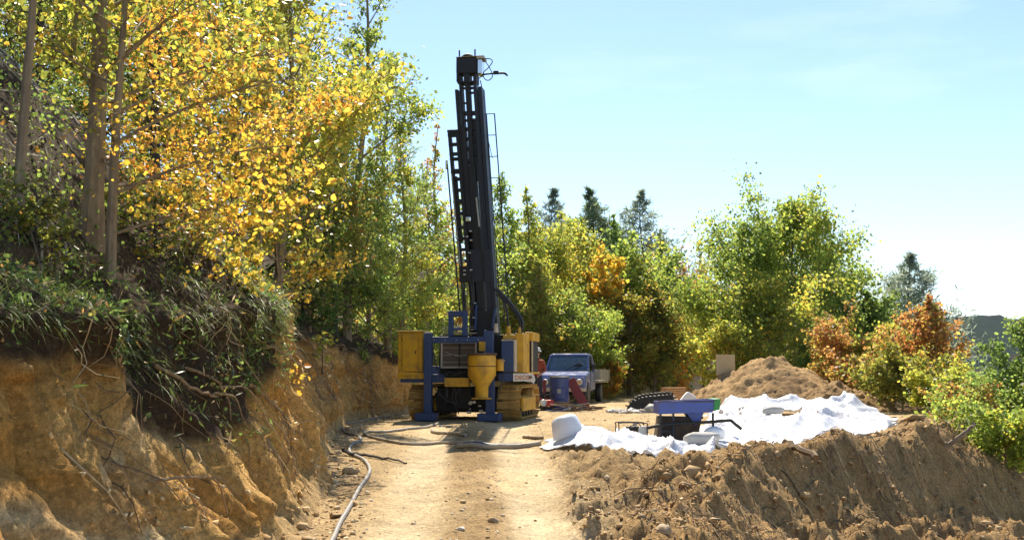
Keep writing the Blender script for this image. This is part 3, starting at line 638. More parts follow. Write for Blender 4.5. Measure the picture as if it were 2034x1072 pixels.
tree('leafy_shrub', 430, 11.6, 520, 260, 'gold', 'yellow leafy shrub hanging over the top of the clay spur', 'shrub', G1, nb=26, nleaf=2295, lpx=8.9, kind='ovate', mat='leaf', cb=.02, elev=(-15, 40), sig=.045, wood='bark_dark', sub=13)
tree('leafy_shrub', 60, 8.3, 500, 240, 'olive', 'dark olive glossy shrub at the foot of the leftmost trunk', 'shrub', G1, nb=26, nleaf=1300, lpx=9.6, kind='ovate', mat='leaf', cb=.02, elev=(0, 50), sig=.045, wood='bark_dark', sub=13)
tree('leafy_tree', 60, 15, -420, 520, 'limegreen', 'bright green tree in the top left corner', group=G1, nb=26, nleaf=5355, lpx=9.6, mat='leaf', kind='ovate', cb=.3, sig=.045, wood='bark_dark', sub=13)
tree('leafy_tree', 300, 17, -380, 560, 'yellowgreen', 'yellow-green tree high on the slope behind the close trunks', group=G1, nb=30, nleaf=6885, lpx=8.9, mat='leaf', kind='ovate', cb=.2, sig=.045, wood='bark_dark', sub=13)
tree('leafy_tree', 75, 30, -200, 420, 'olive', 'dim tree seen between the leftmost trunk and the thickest one', group=G2, nb=36, nleaf=9000, lpx=8.1, cb=.0, sig=.08, wood='bark_dark', sub=8, shape='spire', elev=(26, 68))
tree('leafy_tree', 270, 32, -200, 420, 'green', 'dim tree deep in the wood behind the thin straight trunk', group=G2, nb=36, nleaf=9000, lpx=8.1, cb=.0, sig=.08, wood='bark_dark', sub=8, shape='spire', elev=(26, 68))
tree('leafy_tree', 20, 22, -330, 420, 'olive', 'shady olive tree high behind the leftmost trunk', group=G2, nb=34, nleaf=10800, lpx=7.3, cb=.05, sig=.08, wood='bark_dark', sub=8, shape='spire', elev=(26, 68))
tree('leafy_tree', 165, 24, -300, 420, 'green', 'shady green tree high behind the thickest pale trunk', group=G2, nb=36, nleaf=12150, lpx=7.3, cb=.03, sig=.08, wood='bark_dark', sub=8, shape='spire', elev=(26, 68))
tree('leafy_tree', 355, 25, -280, 420, 'olive', 'shady olive tree high behind the orange-gold sapling', group=G2, nb=36, nleaf=12150, lpx=6.7, cb=.03, sig=.08, wood='bark_dark', sub=8, shape='spire', elev=(26, 68))
tree('leafy_tree', 500, 27, -160, 330, 'green', 'shady green tree high behind the golden sapling of the spur', group=G2, nb=36, nleaf=10800, lpx=6.0, cb=.03, sig=.08, wood='bark_dark', sub=8, shape='spire', elev=(26, 68))
tree('leafy_tree', 610, 29, 60, 260, 'yellowgreen', 'yellow-green tree filling the slope left of the arching green tree', group=G2, nb=36, nleaf=10800, lpx=6.0, cb=.03, sig=.08, wood='bark_dark', sub=8, shape='spire', elev=(26, 68))
tree('leafy_tree', 545, 17, -160, 400, 'yellowgreen', 'tall yellow-green tree whose crown leans out at the top of the picture', group=G2, nb=46, nleaf=12000, lpx=9.9, kind='ovate', mat='leaf', cb=.12, sig=.08, lean=(.05, 0), sub=8, shape='spire', elev=(26, 68))
tree('leafy_tree', 690, 20.5, -90, 230, 'limegreen', 'slender green tree arching its top towards the open sky', group=G2, nb=34, nleaf=10500, lpx=6.7, mat='leaf', cb=.2, sig=.08, lean=(.035, 0), sub=8, shape='round', elev=(26, 68))
tree('leafy_tree', 450, 20, -260, 420, 'yellowgreen', 'yellow tree standing behind the golden sapling of the spur', group=G2, nb=34, nleaf=12150, lpx=6.7, mat='leaf', cb=.15, sig=.08, sub=8, shape='spire', elev=(26, 68))
tree('leafy_tree', 600, 16.5, 230, 260, 'olive', 'bushy olive tree right of the golden sapling', group=G2, nb=34, nleaf=8775, lpx=6.7, cb=.12, sig=.08, wood='bark_dark', mat='leaf', sub=8, shape='spire', elev=(26, 68))
tree('leafy_tree', 665, 19, 290, 250, 'green', 'green tree with a forked dark trunk above the bank recess', group=G2, nb=34, nleaf=9450, lpx=6.0, cb=.26, sig=.08, wood='bark_dark', mat='leaf', sub=8, shape='spire', elev=(26, 68))
tree('willow_tree', 768, 27, 108, 190, 'green', 'wispy grey-green tree top just left of the drill mast', group=G2, nb=39, nleaf=8000, lpx=7.2, cb=.1, sig=.08, kind='needle', mat='leaf', sub=8, shape='spire', elev=(26, 68))
tree('leafy_tree', 735, 23, 330, 240, 'limegreen', 'bright green tree above the left yellow cabinet', group=G2, nb=39, nleaf=11475, lpx=5.4, cb=.10, sig=.08, sub=8, shape='spire', elev=(26, 68))
tree('leafy_tree', 795, 25.5, 235, 170, 'yellowgreen', 'yellow-topped tree close to the left of the drill mast', group=G2, nb=39, nleaf=10800, lpx=5.4, cb=.08, sig=.08, sub=8, shape='spire', elev=(26, 68))
tree('leafy_tree', 845, 31, 330, 170, 'limegreen', 'green tree behind the shorter pipe rack of the rig', group=G2, nb=34, nleaf=9450, lpx=5.4, cb=.06, sig=.08, sub=8, shape='spire', elev=(26, 68))
tree('leafy_tree', 872, 36, 245, 120, 'amber', 'orange-tinged tree top peeping beside the top of the pipe rack', group=G2, nb=29, nleaf=3510, lpx=5.4, cb=.2, sig=.08, sparse=.7, sub=8, shape='spire', elev=(26, 68))
tree('leafy_tree', 925, 40, 330, 170, 'limegreen', 'green tree hidden behind the drill mast', group=G2, nb=34, nleaf=8100, lpx=5.4, cb=.06, sig=.08, sub=8, shape='spire', elev=(26, 68))
tree('leafy_shrub', 800, 26.0, 560, 130, 'limegreen', 'pale green shrub on the bank above the left yellow cabinet', 'shrub', G2, nb=27, nleaf=4050, lpx=5.4, cb=.02, sig=.08, sub=7, elev=(15, 65))
tree('leafy_shrub', 690, 20.5, 560, 150, 'green', 'small green shrub on the lip of the bank recess', 'shrub', G2, nb=23, nleaf=2970, lpx=6.0, cb=.02, sig=.08, sparse=.7, sub=7, elev=(15, 65))
tree('leafy_shrub', 615, 18, 500, 170, 'deepgreen', 'dark shrub low on the slope behind the clay spur', 'shrub', G2, nb=25, nleaf=3510, lpx=6.0, cb=.02, sig=.08, sub=7, elev=(15, 65))
tree('leafy_shrub', 860, 29, 600, 110, 'green', 'low green shrub behind the blue portal of the rig', 'shrub', G2, nb=25, nleaf=3240, lpx=5.4, cb=.02, sig=.08, sub=7, elev=(15, 65))

tree('leafy_tree', 1005, 46, 340, 158, 'limegreen', 'green tree just right of the ladder on the mast', group=G3, nb=46, nleaf=11407, lpx=5.4, cb=.04, sig=.08, sub=8, shape='spire', elev=(26, 68))
tree('leafy_tree', 1042, 44, 372, 134, 'yellowgreen', 'pointed yellow-green tree second from the mast ladder', group=G3, nb=46, nleaf=10530, lpx=5.4, cb=.04, sig=.08, sub=8, shape='spire', elev=(26, 68))
tree('leafy_tree', 1108, 48, 425, 183, 'yellowgreen', 'yellow-green tree above the cab of the blue truck', group=G3, nb=46, nleaf=14917, lpx=5.4, cb=.04, sig=.08, sub=8, shape='spire', elev=(26, 68))
tree('leafy_tree', 1070, 42, 520, 158, 'olive', 'bushy olive tree between the rig and the truck', group=G3, nb=46, nleaf=10530, lpx=5.4, cb=.04, sig=.08, sub=8, shape='spire', elev=(26, 68))
tree('leafy_tree', 1135, 43, 580, 170, 'limegreen', 'low leafy tree directly behind the truck roof', group=G3, nb=46, nleaf=10530, lpx=5.4, cb=.03, sig=.08, sub=8, shape='spire', elev=(26, 68))
tree('leafy_tree', 1160, 52, 445, 190, 'yellowgreen', 'yellow-green crown between the truck roof and the darkest conifer', group=G3, nb=46, nleaf=10000, lpx=5.6, cb=.04, sig=.08, sub=8, shape='spire', elev=(26, 68))
tree('leafy_tree', 1345, 56, 580, 150, 'yellowgreen', 'low yellow-green crown below the sky gap', group=G3, nb=46, nleaf=6000, lpx=5.6, cb=.04, sig=.08, sub=8, shape='spire', elev=(26, 68))
tree('conifer_tree', 1097, 64, 372, 204, 'pinehazed', 'leftmost pale conifer spire above the truck', 'conifer', G3, nb=60, nleaf=8858, lpx=9, kind='needle', cb=.12, sig=.09, shape='cone', elev=(-12, 35), wood='bark_dark', mat='needle', sub=6)
tree('conifer_tree', 1176, 60, 374, 276, 'pine', 'darkest conifer spire, middle one of the three', 'conifer', G3, nb=70, nleaf=13921, lpx=9, kind='needle', cb=.10, sig=.09, shape='cone', elev=(-12, 35), wood='bark_dark', mat='needle', sub=6)
tree('conifer_tree', 1281, 64, 378, 264, 'pinehazed', 'tall thin conifer spire standing alone against the sky', 'conifer', G3, nb=66, nleaf=10757, lpx=9, kind='needle', cb=.12, sig=.09, shape='cone', elev=(-12, 35), wood='bark_dark', mat='needle', sub=6)
tree('leafy_tree', 1195, 49, 480, 134, 'gold', 'golden tree in front of the darkest conifer', group=G3, nb=42, nleaf=6500, lpx=8.1, cb=.10, sig=.08, sub=8, shape='spire', elev=(26, 68))
tree('leafy_tree', 1215, 56, 430, 122, 'green', 'green tree filling the gap right of the darkest conifer', group=G3, nb=42, nleaf=7150, lpx=7.2, cb=.05, sig=.08, sub=8, shape='spire', elev=(26, 68))
tree('leafy_tree', 1250, 51, 462, 170, 'limegreen', 'broad yellow-green tree below the lone conifer spire', group=G3, nb=46, nleaf=11050, lpx=7.2, cb=.05, sig=.08, sub=8, shape='spire', elev=(26, 68))
tree('leafy_tree', 1322, 55, 455, 134, 'green', 'narrow green tree right of the lone conifer spire', group=G3, nb=46, nleaf=7150, lpx=7.2, cb=.05, sig=.08, sub=8, shape='spire', elev=(26, 68))
tree('leafy_tree', 1300, 49, 560, 158, 'olive', 'olive tree above the black toothed roll', group=G3, nb=46, nleaf=10530, lpx=5.4, cb=.05, sig=.08, sub=8, shape='spire', elev=(26, 68))
tree('leafy_tree', 1358, 60, 485, 85, 'rust', 'almost bare thin tree in the sky gap', group=G3, nb=40, nleaf=1228, lpx=5.4, cb=.2, sig=.08, sub=8, shape='spire', elev=(26, 68))
tree('leafy_tree', 1398, 58, 490, 97, 'amber', 'rusty half-bare tree beside the tall green crown', group=G3, nb=42, nleaf=3159, lpx=5.4, cb=.15, sig=.08, sub=8, shape='spire', elev=(26, 68))
tree('leafy_tree', 1375, 60, 560, 134, 'olive', 'brownish bushy tree low in the sky gap', group=G3, nb=42, nleaf=8775, lpx=5.4, cb=.05, sig=.08, sub=8, shape='spire', elev=(26, 68))
tree('leafy_shrub', 1213, 43, 715, 55, 'amber', 'small orange-tinged shrub behind the truck bed', 'shrub', G3, nb=36, nleaf=3510, lpx=5.4, cb=.02, sig=.08, sub=7, elev=(15, 65))
tree('leafy_shrub', 1180, 44, 620, 146, 'limegreen', 'yellow-green shrub over the truck bed', 'shrub', G3, nb=40, nleaf=7020, lpx=5.4, cb=.02, sig=.08, sub=7, elev=(15, 65))
tree('leafy_shrub', 1345, 53, 660, 85, 'goldorange', 'small golden shrub against the far earth bank', 'shrub', G3, nb=33, nleaf=2632, lpx=6.0, cb=.02, sig=.08, sub=7, elev=(15, 65))
tree('leafy_shrub', 1255, 48, 600, 158, 'olive', 'shady dark shrub right of the truck bed', 'shrub', G3, nb=36, nleaf=7897, lpx=5.4, cb=.05, sig=.08, sub=7, elev=(15, 65))
tree('leafy_shrub', 1310, 50, 640, 109, 'olive', 'dull olive shrub above the leaning white sack', 'shrub', G3, nb=33, nleaf=3861, lpx=5.4, cb=.05, sig=.08, sub=7, elev=(15, 65))
G4 = 'trees behind the earth heaps'
tree('aspen_tree', 1583, 42, 408, 305, 'limegreen', 'tallest green tree with a visible straight trunk behind the tall heap', group=G4, nb=46, nleaf=22815, lpx=6.0, cb=.30, sig=.08, tr=.11, sub=8, shape='spire', elev=(26, 68))
tree('aspen_tree', 1478, 41, 448, 231, 'limegreen', 'broad green tree left of the tallest one behind the heap', group=G4, nb=46, nleaf=17550, lpx=6.0, cb=.12, sig=.08, sub=8, shape='spire', elev=(26, 68))
tree('aspen_tree', 1660, 44, 485, 207, 'green', 'green tree right of the tallest one behind the heap', group=G4, nb=46, nleaf=15795, lpx=6.0, cb=.10, sig=.08, sub=8, shape='spire', elev=(26, 68))
tree('aspen_tree', 1722, 43, 580, 146, 'green', 'rounded green tree at the right end of the heap trees', group=G4, nb=46, nleaf=9652, lpx=6.0, cb=.08, sig=.08, sub=8, shape='spire', elev=(26, 68))
tree('leafy_tree', 1530, 39, 560, 231, 'yellowgreen', 'leafy yellow-green tree low behind the tall heap', group=G4, nb=46, nleaf=14040, lpx=6.0, cb=.04, sig=.08, sub=8, shape='spire', elev=(26, 68))
tree('aspen_tree', 1540, 47, 455, 260, 'yellowgreen', 'yellow-green crown filling the gap left of the straight trunk', group=G4, nb=46, nleaf=12000, lpx=5.9, cb=.08, sig=.08, sub=8, shape='spire', elev=(26, 68))
tree('aspen_tree', 1650, 49, 520, 240, 'limegreen', 'pale green crown filling the gap right of the straight trunk', group=G4, nb=46, nleaf=10000, lpx=5.9, cb=.06, sig=.08, sub=8, shape='spire', elev=(26, 68))
tree('leafy_shrub', 1440, 38, 655, 134, 'yellowgreen', 'yellow shrub behind the beige board', 'shrub', G4, nb=40, nleaf=7020, lpx=6.0, cb=.02, sig=.08, sub=7, elev=(15, 65))
tree('leafy_shrub', 1640, 37, 660, 146, 'green', 'green shrub below the straight trunk behind the heap', 'shrub', G4, nb=42, nleaf=7020, lpx=6.0, cb=.03, sig=.08, sub=7, elev=(15, 65))
tree('maple_shrub', 1655, 34, 640, 134, 'orange', 'pale orange maple shrub behind the lower heap', 'shrub', G4, nb=46, nleaf=4563, lpx=6.7, cb=.06, sig=.08, sub=7, elev=(15, 65))
tree('maple_shrub', 1712, 31.5, 740, 158, 'orange', 'low orange shrub spilling past the right end of the lower heap', 'shrub', G4, nb=40, nleaf=4563, lpx=6.7, cb=.02, sig=.08, sub=7, elev=(15, 65))
tree('conifer_tree', 1808, 50, 500, 360, 'pinehazed', 'lone blue-green conifer behind the orange maple on the right', 'conifer', G4, nb=80, nleaf=17085, lpx=9, kind='needle', cb=.2, sig=.09, shape='cone', elev=(-10, 35), wood='bark_dark', mat='needle', sub=6)
G5 = 'trees on the slope at the right'
tree('maple_tree', 1850, 31, 590, 150, 'rustorange', 'bright orange maple on the slope at the right', group=G5, nb=46, nleaf=8775, lpx=6.7, cb=.15, sig=.08, sub=8, shape='spire', elev=(26, 68))
tree('leafy_tree', 1775, 34, 655, 170, 'yellowgreen', 'yellow-green bushy tree between the orange shrub and the orange maple', group=G5, nb=39, nleaf=10125, lpx=6.0, cb=.10, sig=.08, sub=8, shape='spire', elev=(26, 68))
tree('leafy_tree', 1790, 29, 730, 170, 'olive', 'bushy olive tree beyond the right end of the white sheet', group=G5, nb=36, nleaf=8775, lpx=6.7, cb=.10, sig=.08, sub=8, shape='spire', elev=(26, 68))
tree('leafy_tree', 1880, 27, 785, 160, 'yellowgreen', 'leafy yellow-green bush below the orange maple', group=G5, nb=36, nleaf=8100, lpx=6.7, cb=.10, sig=.08, sub=8, shape='spire', elev=(26, 68))
tree('leafy_tree', 2046, 24, 640, 210, 'green', 'large green tree cut off by the right edge', group=G5, nb=46, nleaf=16200, lpx=6.7, cb=.12, sig=.08, sub=8, shape='spire', elev=(26, 68))
tree('leafy_tree', 1972, 25, 775, 130, 'green', 'green tree left of the large one at the right edge', group=G5, nb=39, nleaf=8100, lpx=6.0, cb=.10, sig=.08, sub=8, shape='spire', elev=(26, 68))
tree('leafy_tree', 1990, 20.5, 850, 190, 'limegreen', 'low lime-green bush at the right edge below the large tree', group=G5, nb=39, nleaf=8775, lpx=7.3, cb=.08, sig=.08, sub=8, shape='spire', elev=(26, 68))
tree('leafy_shrub', 1905, 23, 840, 120, 'orange', 'small orange shrub behind the broken branch on the right', 'shrub', G5, nb=29, nleaf=2430, lpx=6.7, cb=.05, sig=.08, sub=7, elev=(15, 65))

# uncountable low growth and litter on the slopes
def undergrowth(name, n, xr, yr, sel, pal, hgt, lpx, label, kind='quad', seed=5, flat=.4):
    rng = np.random.default_rng(seed); y = yr[0]+(yr[1]-yr[0])*rng.random(n*4)**1.2; x = rng.uniform(xr[0], xr[1], n*4)
    k = sel(x, y)&(rng.random(n*4) < np.clip(.5+.9*fbm(x*.5, y*.5, 0, 3, seed+1), .05, 1)); x = x[k][:n]; y = y[k][:n]
    hh = hgt*np.clip(.7+.9*fbm(x*.8, y*.8, 0, 2, seed+2), .1, 2)
    z = H(x, y, False)+rng.random(len(x))**1.6*hh+.02
    pos = np.stack([x, y, z], 1); sz = lpx/F*np.maximum(y, 8)*rng.uniform(.5, 1.3, len(x))
    V, Fq, C = leaf_arrays(pos, sz, pick_cols(pal, pos, rng, .8), kind, rng, flat)
    o = link(name, mesh_np(name, V, Fq, M['leaf_far'], C)); tag(o, label, 'undergrowth', None, 'stuff')
hill = lambda a, b: (lambda x, y: ((smi(y, YK, TOPX)-x) > a) & ((smi(y, YK, TOPX)-x) < b))
undergrowth('undergrowth', 20000, (-16, 12), (7, 62), hill(.1, 9), 'olive', .55, 9, 'mixed low undergrowth covering the left slope')
undergrowth('fallen_leaves', 14000, (-12, 0), (7, 30), hill(-.1, 7), 'rust', .10, 8, 'brown fallen leaves littering the left slope', seed=15, flat=2.5)
undergrowth('undergrowth', 16000, (4, 40), (16, 60), lambda x, y: (edge_s(x, y) > 2.2) & (edge_s(x, y) < 16), 'green', .9, 10, 'green low growth on the slope falling away at the right', seed=25)

# grass hanging over the lip of the bank
def grass():
    rng = np.random.default_rng(77); n = 10000
    y = rng.uniform(6.2, 13.2, n); t = np.clip(np.interp(y, [6, 8, 9, 11, 12, 13.2], [1.02, 1.0, .90, .84, .95, 1.02])+rng.normal(0, 1, n)*np.interp(y, [6, 8, 9.5, 11.5, 13.2], [.08, .10, .20, .18, .08]), .42, 1.25)
    k = rng.random(n) < np.clip(.35+.9*fbm(y*1.4, t*5, 0, 3, 78)+np.interp(y, [6, 8, 11, 13], [.3, .4, .3, -.2]), 0.02, 1); y = y[k]; t = t[k]; n = len(y)
    x0, y0, z0 = bank_point(y, t)
    L = rng.uniform(.06, .34, n)**1.0*np.clip(.75+.6*fbm(y*2.2, t*4, 0, 2, 79), .35, 1.4); az = rng.normal(0, 1.1, n); up = rng.uniform(-.1, 1.3, n)*np.where(t < .95, .3, 1)
    d = np.stack([np.cos(az)*.8+.25, np.sin(az)*1.1-.1, up], 1); d /= np.linalg.norm(d, axis=1, keepdims=True)
    side = np.cross(d, np.array([0, 0, 1.])); side /= np.linalg.norm(side, axis=1, keepdims=True)+1e-9
    w_ = rng.uniform(.0018, .006, n)[:, None]; p = np.stack([x0, y0, z0], 1); V = []; drp = rng.uniform(.1, 1.2, n)
    for s in (0, .35, .7, 1.0):
        c = p+d*(L*s)[:, None]+np.array([.1, 0, -1.0])*(L*s*s*drp)[:, None]
        V += [c-side*w_*(1.05-s), c+side*w_*(1.05-s)]
    V = np.stack(V, 1).reshape(-1, 3); i = np.arange(n)[:, None]*8
    Fq = np.concatenate([i+np.array([[2*a, 2*a+1, 2*a+3, 2*a+2]]) for a in range(3)])
    cs = np.array([(.17, .25, .05), (.24, .29, .06), (.32, .27, .12), (.11, .18, .04)]); C = np.repeat(cs[rng.choice(4, n, p=[.4, .28, .10, .22])]*(1+.2*rng.normal(size=(n, 1))), 8, 0)
    o = link('grass', mesh_np('grass', V, Fq, M['grass'], np.clip(C, .01, 1))); tag(o, 'long grass hanging over the lip of the near bank', 'grass', None, 'stuff')
grass()

undergrowth('undergrowth', 6500, (-6.5, -2.4), (6.3, 13.5), hill(-.25, 2.6), 'green', .42, 9, 'small leafy plants along the lip of the near bank', 'ovate', 35, .3)
def strands(name, n, path, cols, label, wd, seed):
    """fine hanging rootlets lying on an earth face; path(rng, n) gives (n, k, 3) points"""
    rng = np.random.default_rng(seed); P = path(rng, n); n, k, _ = P.shape
    t = np.gradient(P, axis=1); sd_ = np.cross(t, np.array([.5, -.7, .3])); sd_ /= np.linalg.norm(sd_, axis=2, keepdims=True)+1e-9
    w_ = rng.uniform(wd[0], wd[1], n)[:, None, None]*np.linspace(1, .35, k)[None, :, None]
    V = np.stack([P-sd_*w_, P+sd_*w_], 2).reshape(-1, 3); i = np.arange(n)[:, None]*2*k
    Fq = np.concatenate([i+np.array([[2*a, 2*a+1, 2*a+3, 2*a+2]]) for a in range(k-1)])
    C = np.repeat(np.array(cols)[rng.choice(len(cols), n)]*(1+.25*rng.normal(size=(n, 1))), 2*k, 0)
    o = link(name, mesh_np(name, V, Fq, M['attr'], np.clip(C, .02, .8))); tag(o, label, 'rootlets', None, 'stuff')
def bank_path(rng, n):
    y = rng.uniform(6.5, 27, n); t = rng.uniform(.35, .98, n); ln = rng.uniform(.05, .30, n); dr = rng.normal(0, .25, n)+.12; out = []
    kill = (np.clip(.45+.9*fbm(y*1.1, t*3, 0, 3, 601), .03, 1)*np.where((y > 8) & (y < 12.2) & (t > .5), .25, 1)) > rng.random(n); y, t, ln, dr = y[kill], t[kill], ln[kill], dr[kill]
    for s in np.linspace(0, 1, 6):
        x, yy, z = bank_point(y+dr*s+.04*np.sin(s*7+y*9), t-ln*s); out.append(np.stack([x+.015+.04*np.sin(s*3.1), yy, z+.02*np.sin(s*3.1)], 1))
    return np.stack(out, 1)
strands('rootlets', 3600, bank_path, [(.34, .22, .10), (.22, .13, .06), (.42, .30, .16), (.10, .065, .04)], 'fine rootlets hanging down the left bank', (.0025, .007), 61)
def berm_path(rng, n):
    y = rng.uniform(10.5, 21, n); s0 = rng.uniform(-.5, 1.6, n); ln = rng.uniform(.15, .8, n); az = rng.normal(-.6, 1.1, n); ln = ln*.6; out = []
    xe = smi(y, EK, EX); x = xe+s0*1.3
    kill = np.clip(.45+.9*fbm(x*1.3, y*1.3, 0, 3, 611), .03, 1) > rng.random(n); x, y, ln, az = x[kill], y[kill], ln[kill], az[kill]
    for s in np.linspace(0, 1, 6):
        xx = x+np.cos(az)*ln*s+.03*np.sin(s*8+y*7); yy = y+np.sin(az)*ln*s+.03*np.cos(s*6+x*7); out.append(np.stack([xx, yy, H(xx, yy)+.012+.03*np.sin(s*3.1)], 1))
    return np.stack(out, 1)
strands('rootlets', 2600, berm_path, [(.36, .23, .10), (.24, .145, .065), (.42, .29, .15), (.12, .075, .04)], 'fine rootlets trailing over the berm and fill slope', (.003, .008), 62)
def twig_path(rng, n):
    y = rng.uniform(7, 34, n); tx = smi(y, YK, TOPX); x = tx-rng.random(n)**1.5*6+.1; ln = rng.uniform(.2, 1.3, n); az = rng.normal(-.4, .8, n); el = rng.normal(.0, .18, n); out = []
    for s in np.linspace(0, 1, 6):
        xx = x+np.cos(az)*ln*s; yy = y+np.sin(az)*ln*s; out.append(np.stack([xx, yy, np.maximum(H(xx, yy, False), H(x, y, False)*(1-s)+s*H(x, y, False))*.0+H(xx, yy, False)+.05+np.abs(el)*ln*s+.05*np.sin(s*5+x)], 1))
    k = out[-1][:, 0] < smi(out[-1][:, 1], YK, TOPX)+.1
    return np.stack(out, 1)[k]
strands('dead_twigs', 1500, twig_path, [(.30, .24, .17), (.20, .15, .10), (.42, .36, .28), (.12, .09, .06)], 'dead twigs lying over the left slope', (.005, .014), 63)

def turf_plants():
    rng = np.random.default_rng(88); n = 14000; y = rng.uniform(6.2, 13.0, n)
    t = np.clip(np.interp(y, [6, 8, 9, 11, 12, 13], [1.05, 1.02, .88, .80, .95, 1.04])+rng.normal(0, 1, n)*np.interp(y, [6, 8, 9.5, 11.5, 13], [.09, .12, .22, .20, .09]), .42, 1.25)
    k = rng.random(n) < np.clip(.35+1.1*fbm(y*2.0, t*6, 0, 3, 89), .03, 1); y, t = y[k], t[k]; n = len(y)
    x, yy, z = bank_point(y, t); pos = np.stack([x+rng.random(n)**2*.16, yy, z+rng.random(n)*.10], 1)
    cs = np.array([(.10, .16, .035), (.15, .21, .05), (.07, .11, .03), (.22, .20, .05), (.30, .17, .05), (.26, .20, .12)]); C = cs[rng.choice(6, n, p=[.28, .24, .2, .12, .07, .09])]*(1+.2*rng.normal(size=(n, 1)))
    h = n//2
    V1, F1, C1 = leaf_arrays(pos[:h], rng.uniform(.018, .05, h), C[:h], 'ovate', rng, .1); V2, F2, C2 = leaf_arrays(pos[h:], rng.uniform(.03, .085, n-h), C[h:], 'needle', rng, .1)
    o = link('turf_plants', mesh_np('turf_plants', np.concatenate([V1, V2]), [F1, F2+len(V1)], M['leaf'], np.clip(np.concatenate([C1, C2]), .01, .8))); tag(o, 'small weeds and ferns in the overhanging turf of the near bank', 'undergrowth', None, 'stuff')
turf_plants()
tree('leafy_sprig', 572, 13.5, 738, 130, 'goldorange', 'sprig of small round orange leaves on the right side of the clay spur', 'shrub', nb=7, nleaf=70, lpx=11, kind='ovate', mat='leaf', cb=.1, sig=.16, sub=3, basez=1.10, tr=.008, wood='bark_dark')
tree('leafy_sprig', 640, 20.6, 668, 70, 'yellowgreen', 'small yellow sprig halfway down the bank recess', 'shrub', nb=7, nleaf=90, lpx=9, kind='ovate', mat='leaf', cb=.1, sig=.16, sub=3, basez=1.75, tr=.01, wood='bark_dark')

def bank_clods():
    rng = np.random.default_rng(95); n = 5200; y = rng.uniform(6.3, 27, n)**1.0; t = rng.uniform(.0, .9, n)
    k = rng.random(n) < np.clip(.4+1.0*fbm(y*1.5, t*4, 0, 3, 96), .05, 1)*np.where((y > 8) & (y < 12) & (t > .5), .1, 1); y, t = y[k], t[k]; n = len(y)
    x, yy, z = bank_point(y, t)
    ico = np.array([(0, 0, 1), (.894, 0, .447), (.276, .851, .447), (-.724, .526, .447), (-.724, -.526, .447), (.276, -.851, .447), (.724, .526, -.447), (-.276, .851, -.447), (-.894, 0, -.447), (-.276, -.851, -.447), (.724, -.526, -.447), (0, 0, -1)])
    fc = np.array([(0, 1, 2), (0, 2, 3), (0, 3, 4), (0, 4, 5), (0, 5, 1), (1, 6, 2), (2, 7, 3), (3, 8, 4), (4, 9, 5), (5, 10, 1), (6, 7, 2), (7, 8, 3), (8, 9, 4), (9, 10, 5), (10, 6, 1), (11, 7, 6), (11, 8, 7), (11, 9, 8), (11, 10, 9), (11, 6, 10)])
    s = np.clip(.012*rng.lognormal(0, .6, n), .005, .06)*np.interp(y, [6, 27], [1, 1.5]); v = ico[None]*(1+.4*rng.normal(size=(n, 12, 1)))*s[:, None, None]*rng.uniform(.6, 1.4, (n, 1, 3))
    V = (v+np.stack([x, yy, z], 1)[:, None]).reshape(-1, 3); Fq = (np.arange(n)[:, None, None]*12+fc[None]).reshape(-1, 3)
    cs = np.array([(.60, .39, .16), (.50, .30, .11), (.70, .52, .28), (.40, .24, .09)]); C = np.repeat(cs[rng.choice(4, n)]*(1+.15*rng.normal(size=(n, 1))), 12, 0)
    o = link('clay_crumbs', mesh_np('clay_crumbs', V, Fq, M['attr'], np.clip(C, .03, .9))); tag(o, 'crumbs of clay clinging to the face of the left bank', 'clay', None, 'stuff')
bank_clods()
# ------------------------------------------------------------------ drill rig
YAW = R(10); RO = at(925, 740, 24.0); RO = Vector((RO.x, 24.0, Hs(RO.x, 24.0)))
rig = empty('drill_rig', RO, -YAW, 'blue and yellow crawler drill rig with a tall black mast', 'drill rig')
def L(px, py, ly=0.0):
    """rig-local point seen at photo pixel, ly metres behind the rig's front"""
    Yw = 24+ly
    for _ in range(6):
        p = at(px, py, Yw); dx = p.x-RO.x; lx = (dx-ly*math.sin(YAW))/math.cos(YAW); Yw = RO.y-lx*math.sin(YAW)+ly*math.cos(YAW)
    p = at(px, py, Yw); return Vector((lx, ly, p.z-RO.z))
def pbox(mb, px0, px1, py0, py1, y0, y1):
    a = L(px0, py1, y0); b = L(px1, py0, y0); return mb.box(a.x, b.x, y0, y1, a.z, b.z)
def rp(name, mat, boxes, bevel=.006, parent=rig):
    mb = MB()
    for b in boxes: pbox(mb, *b)
    return mb.build(name, M[mat], parent, bevel)
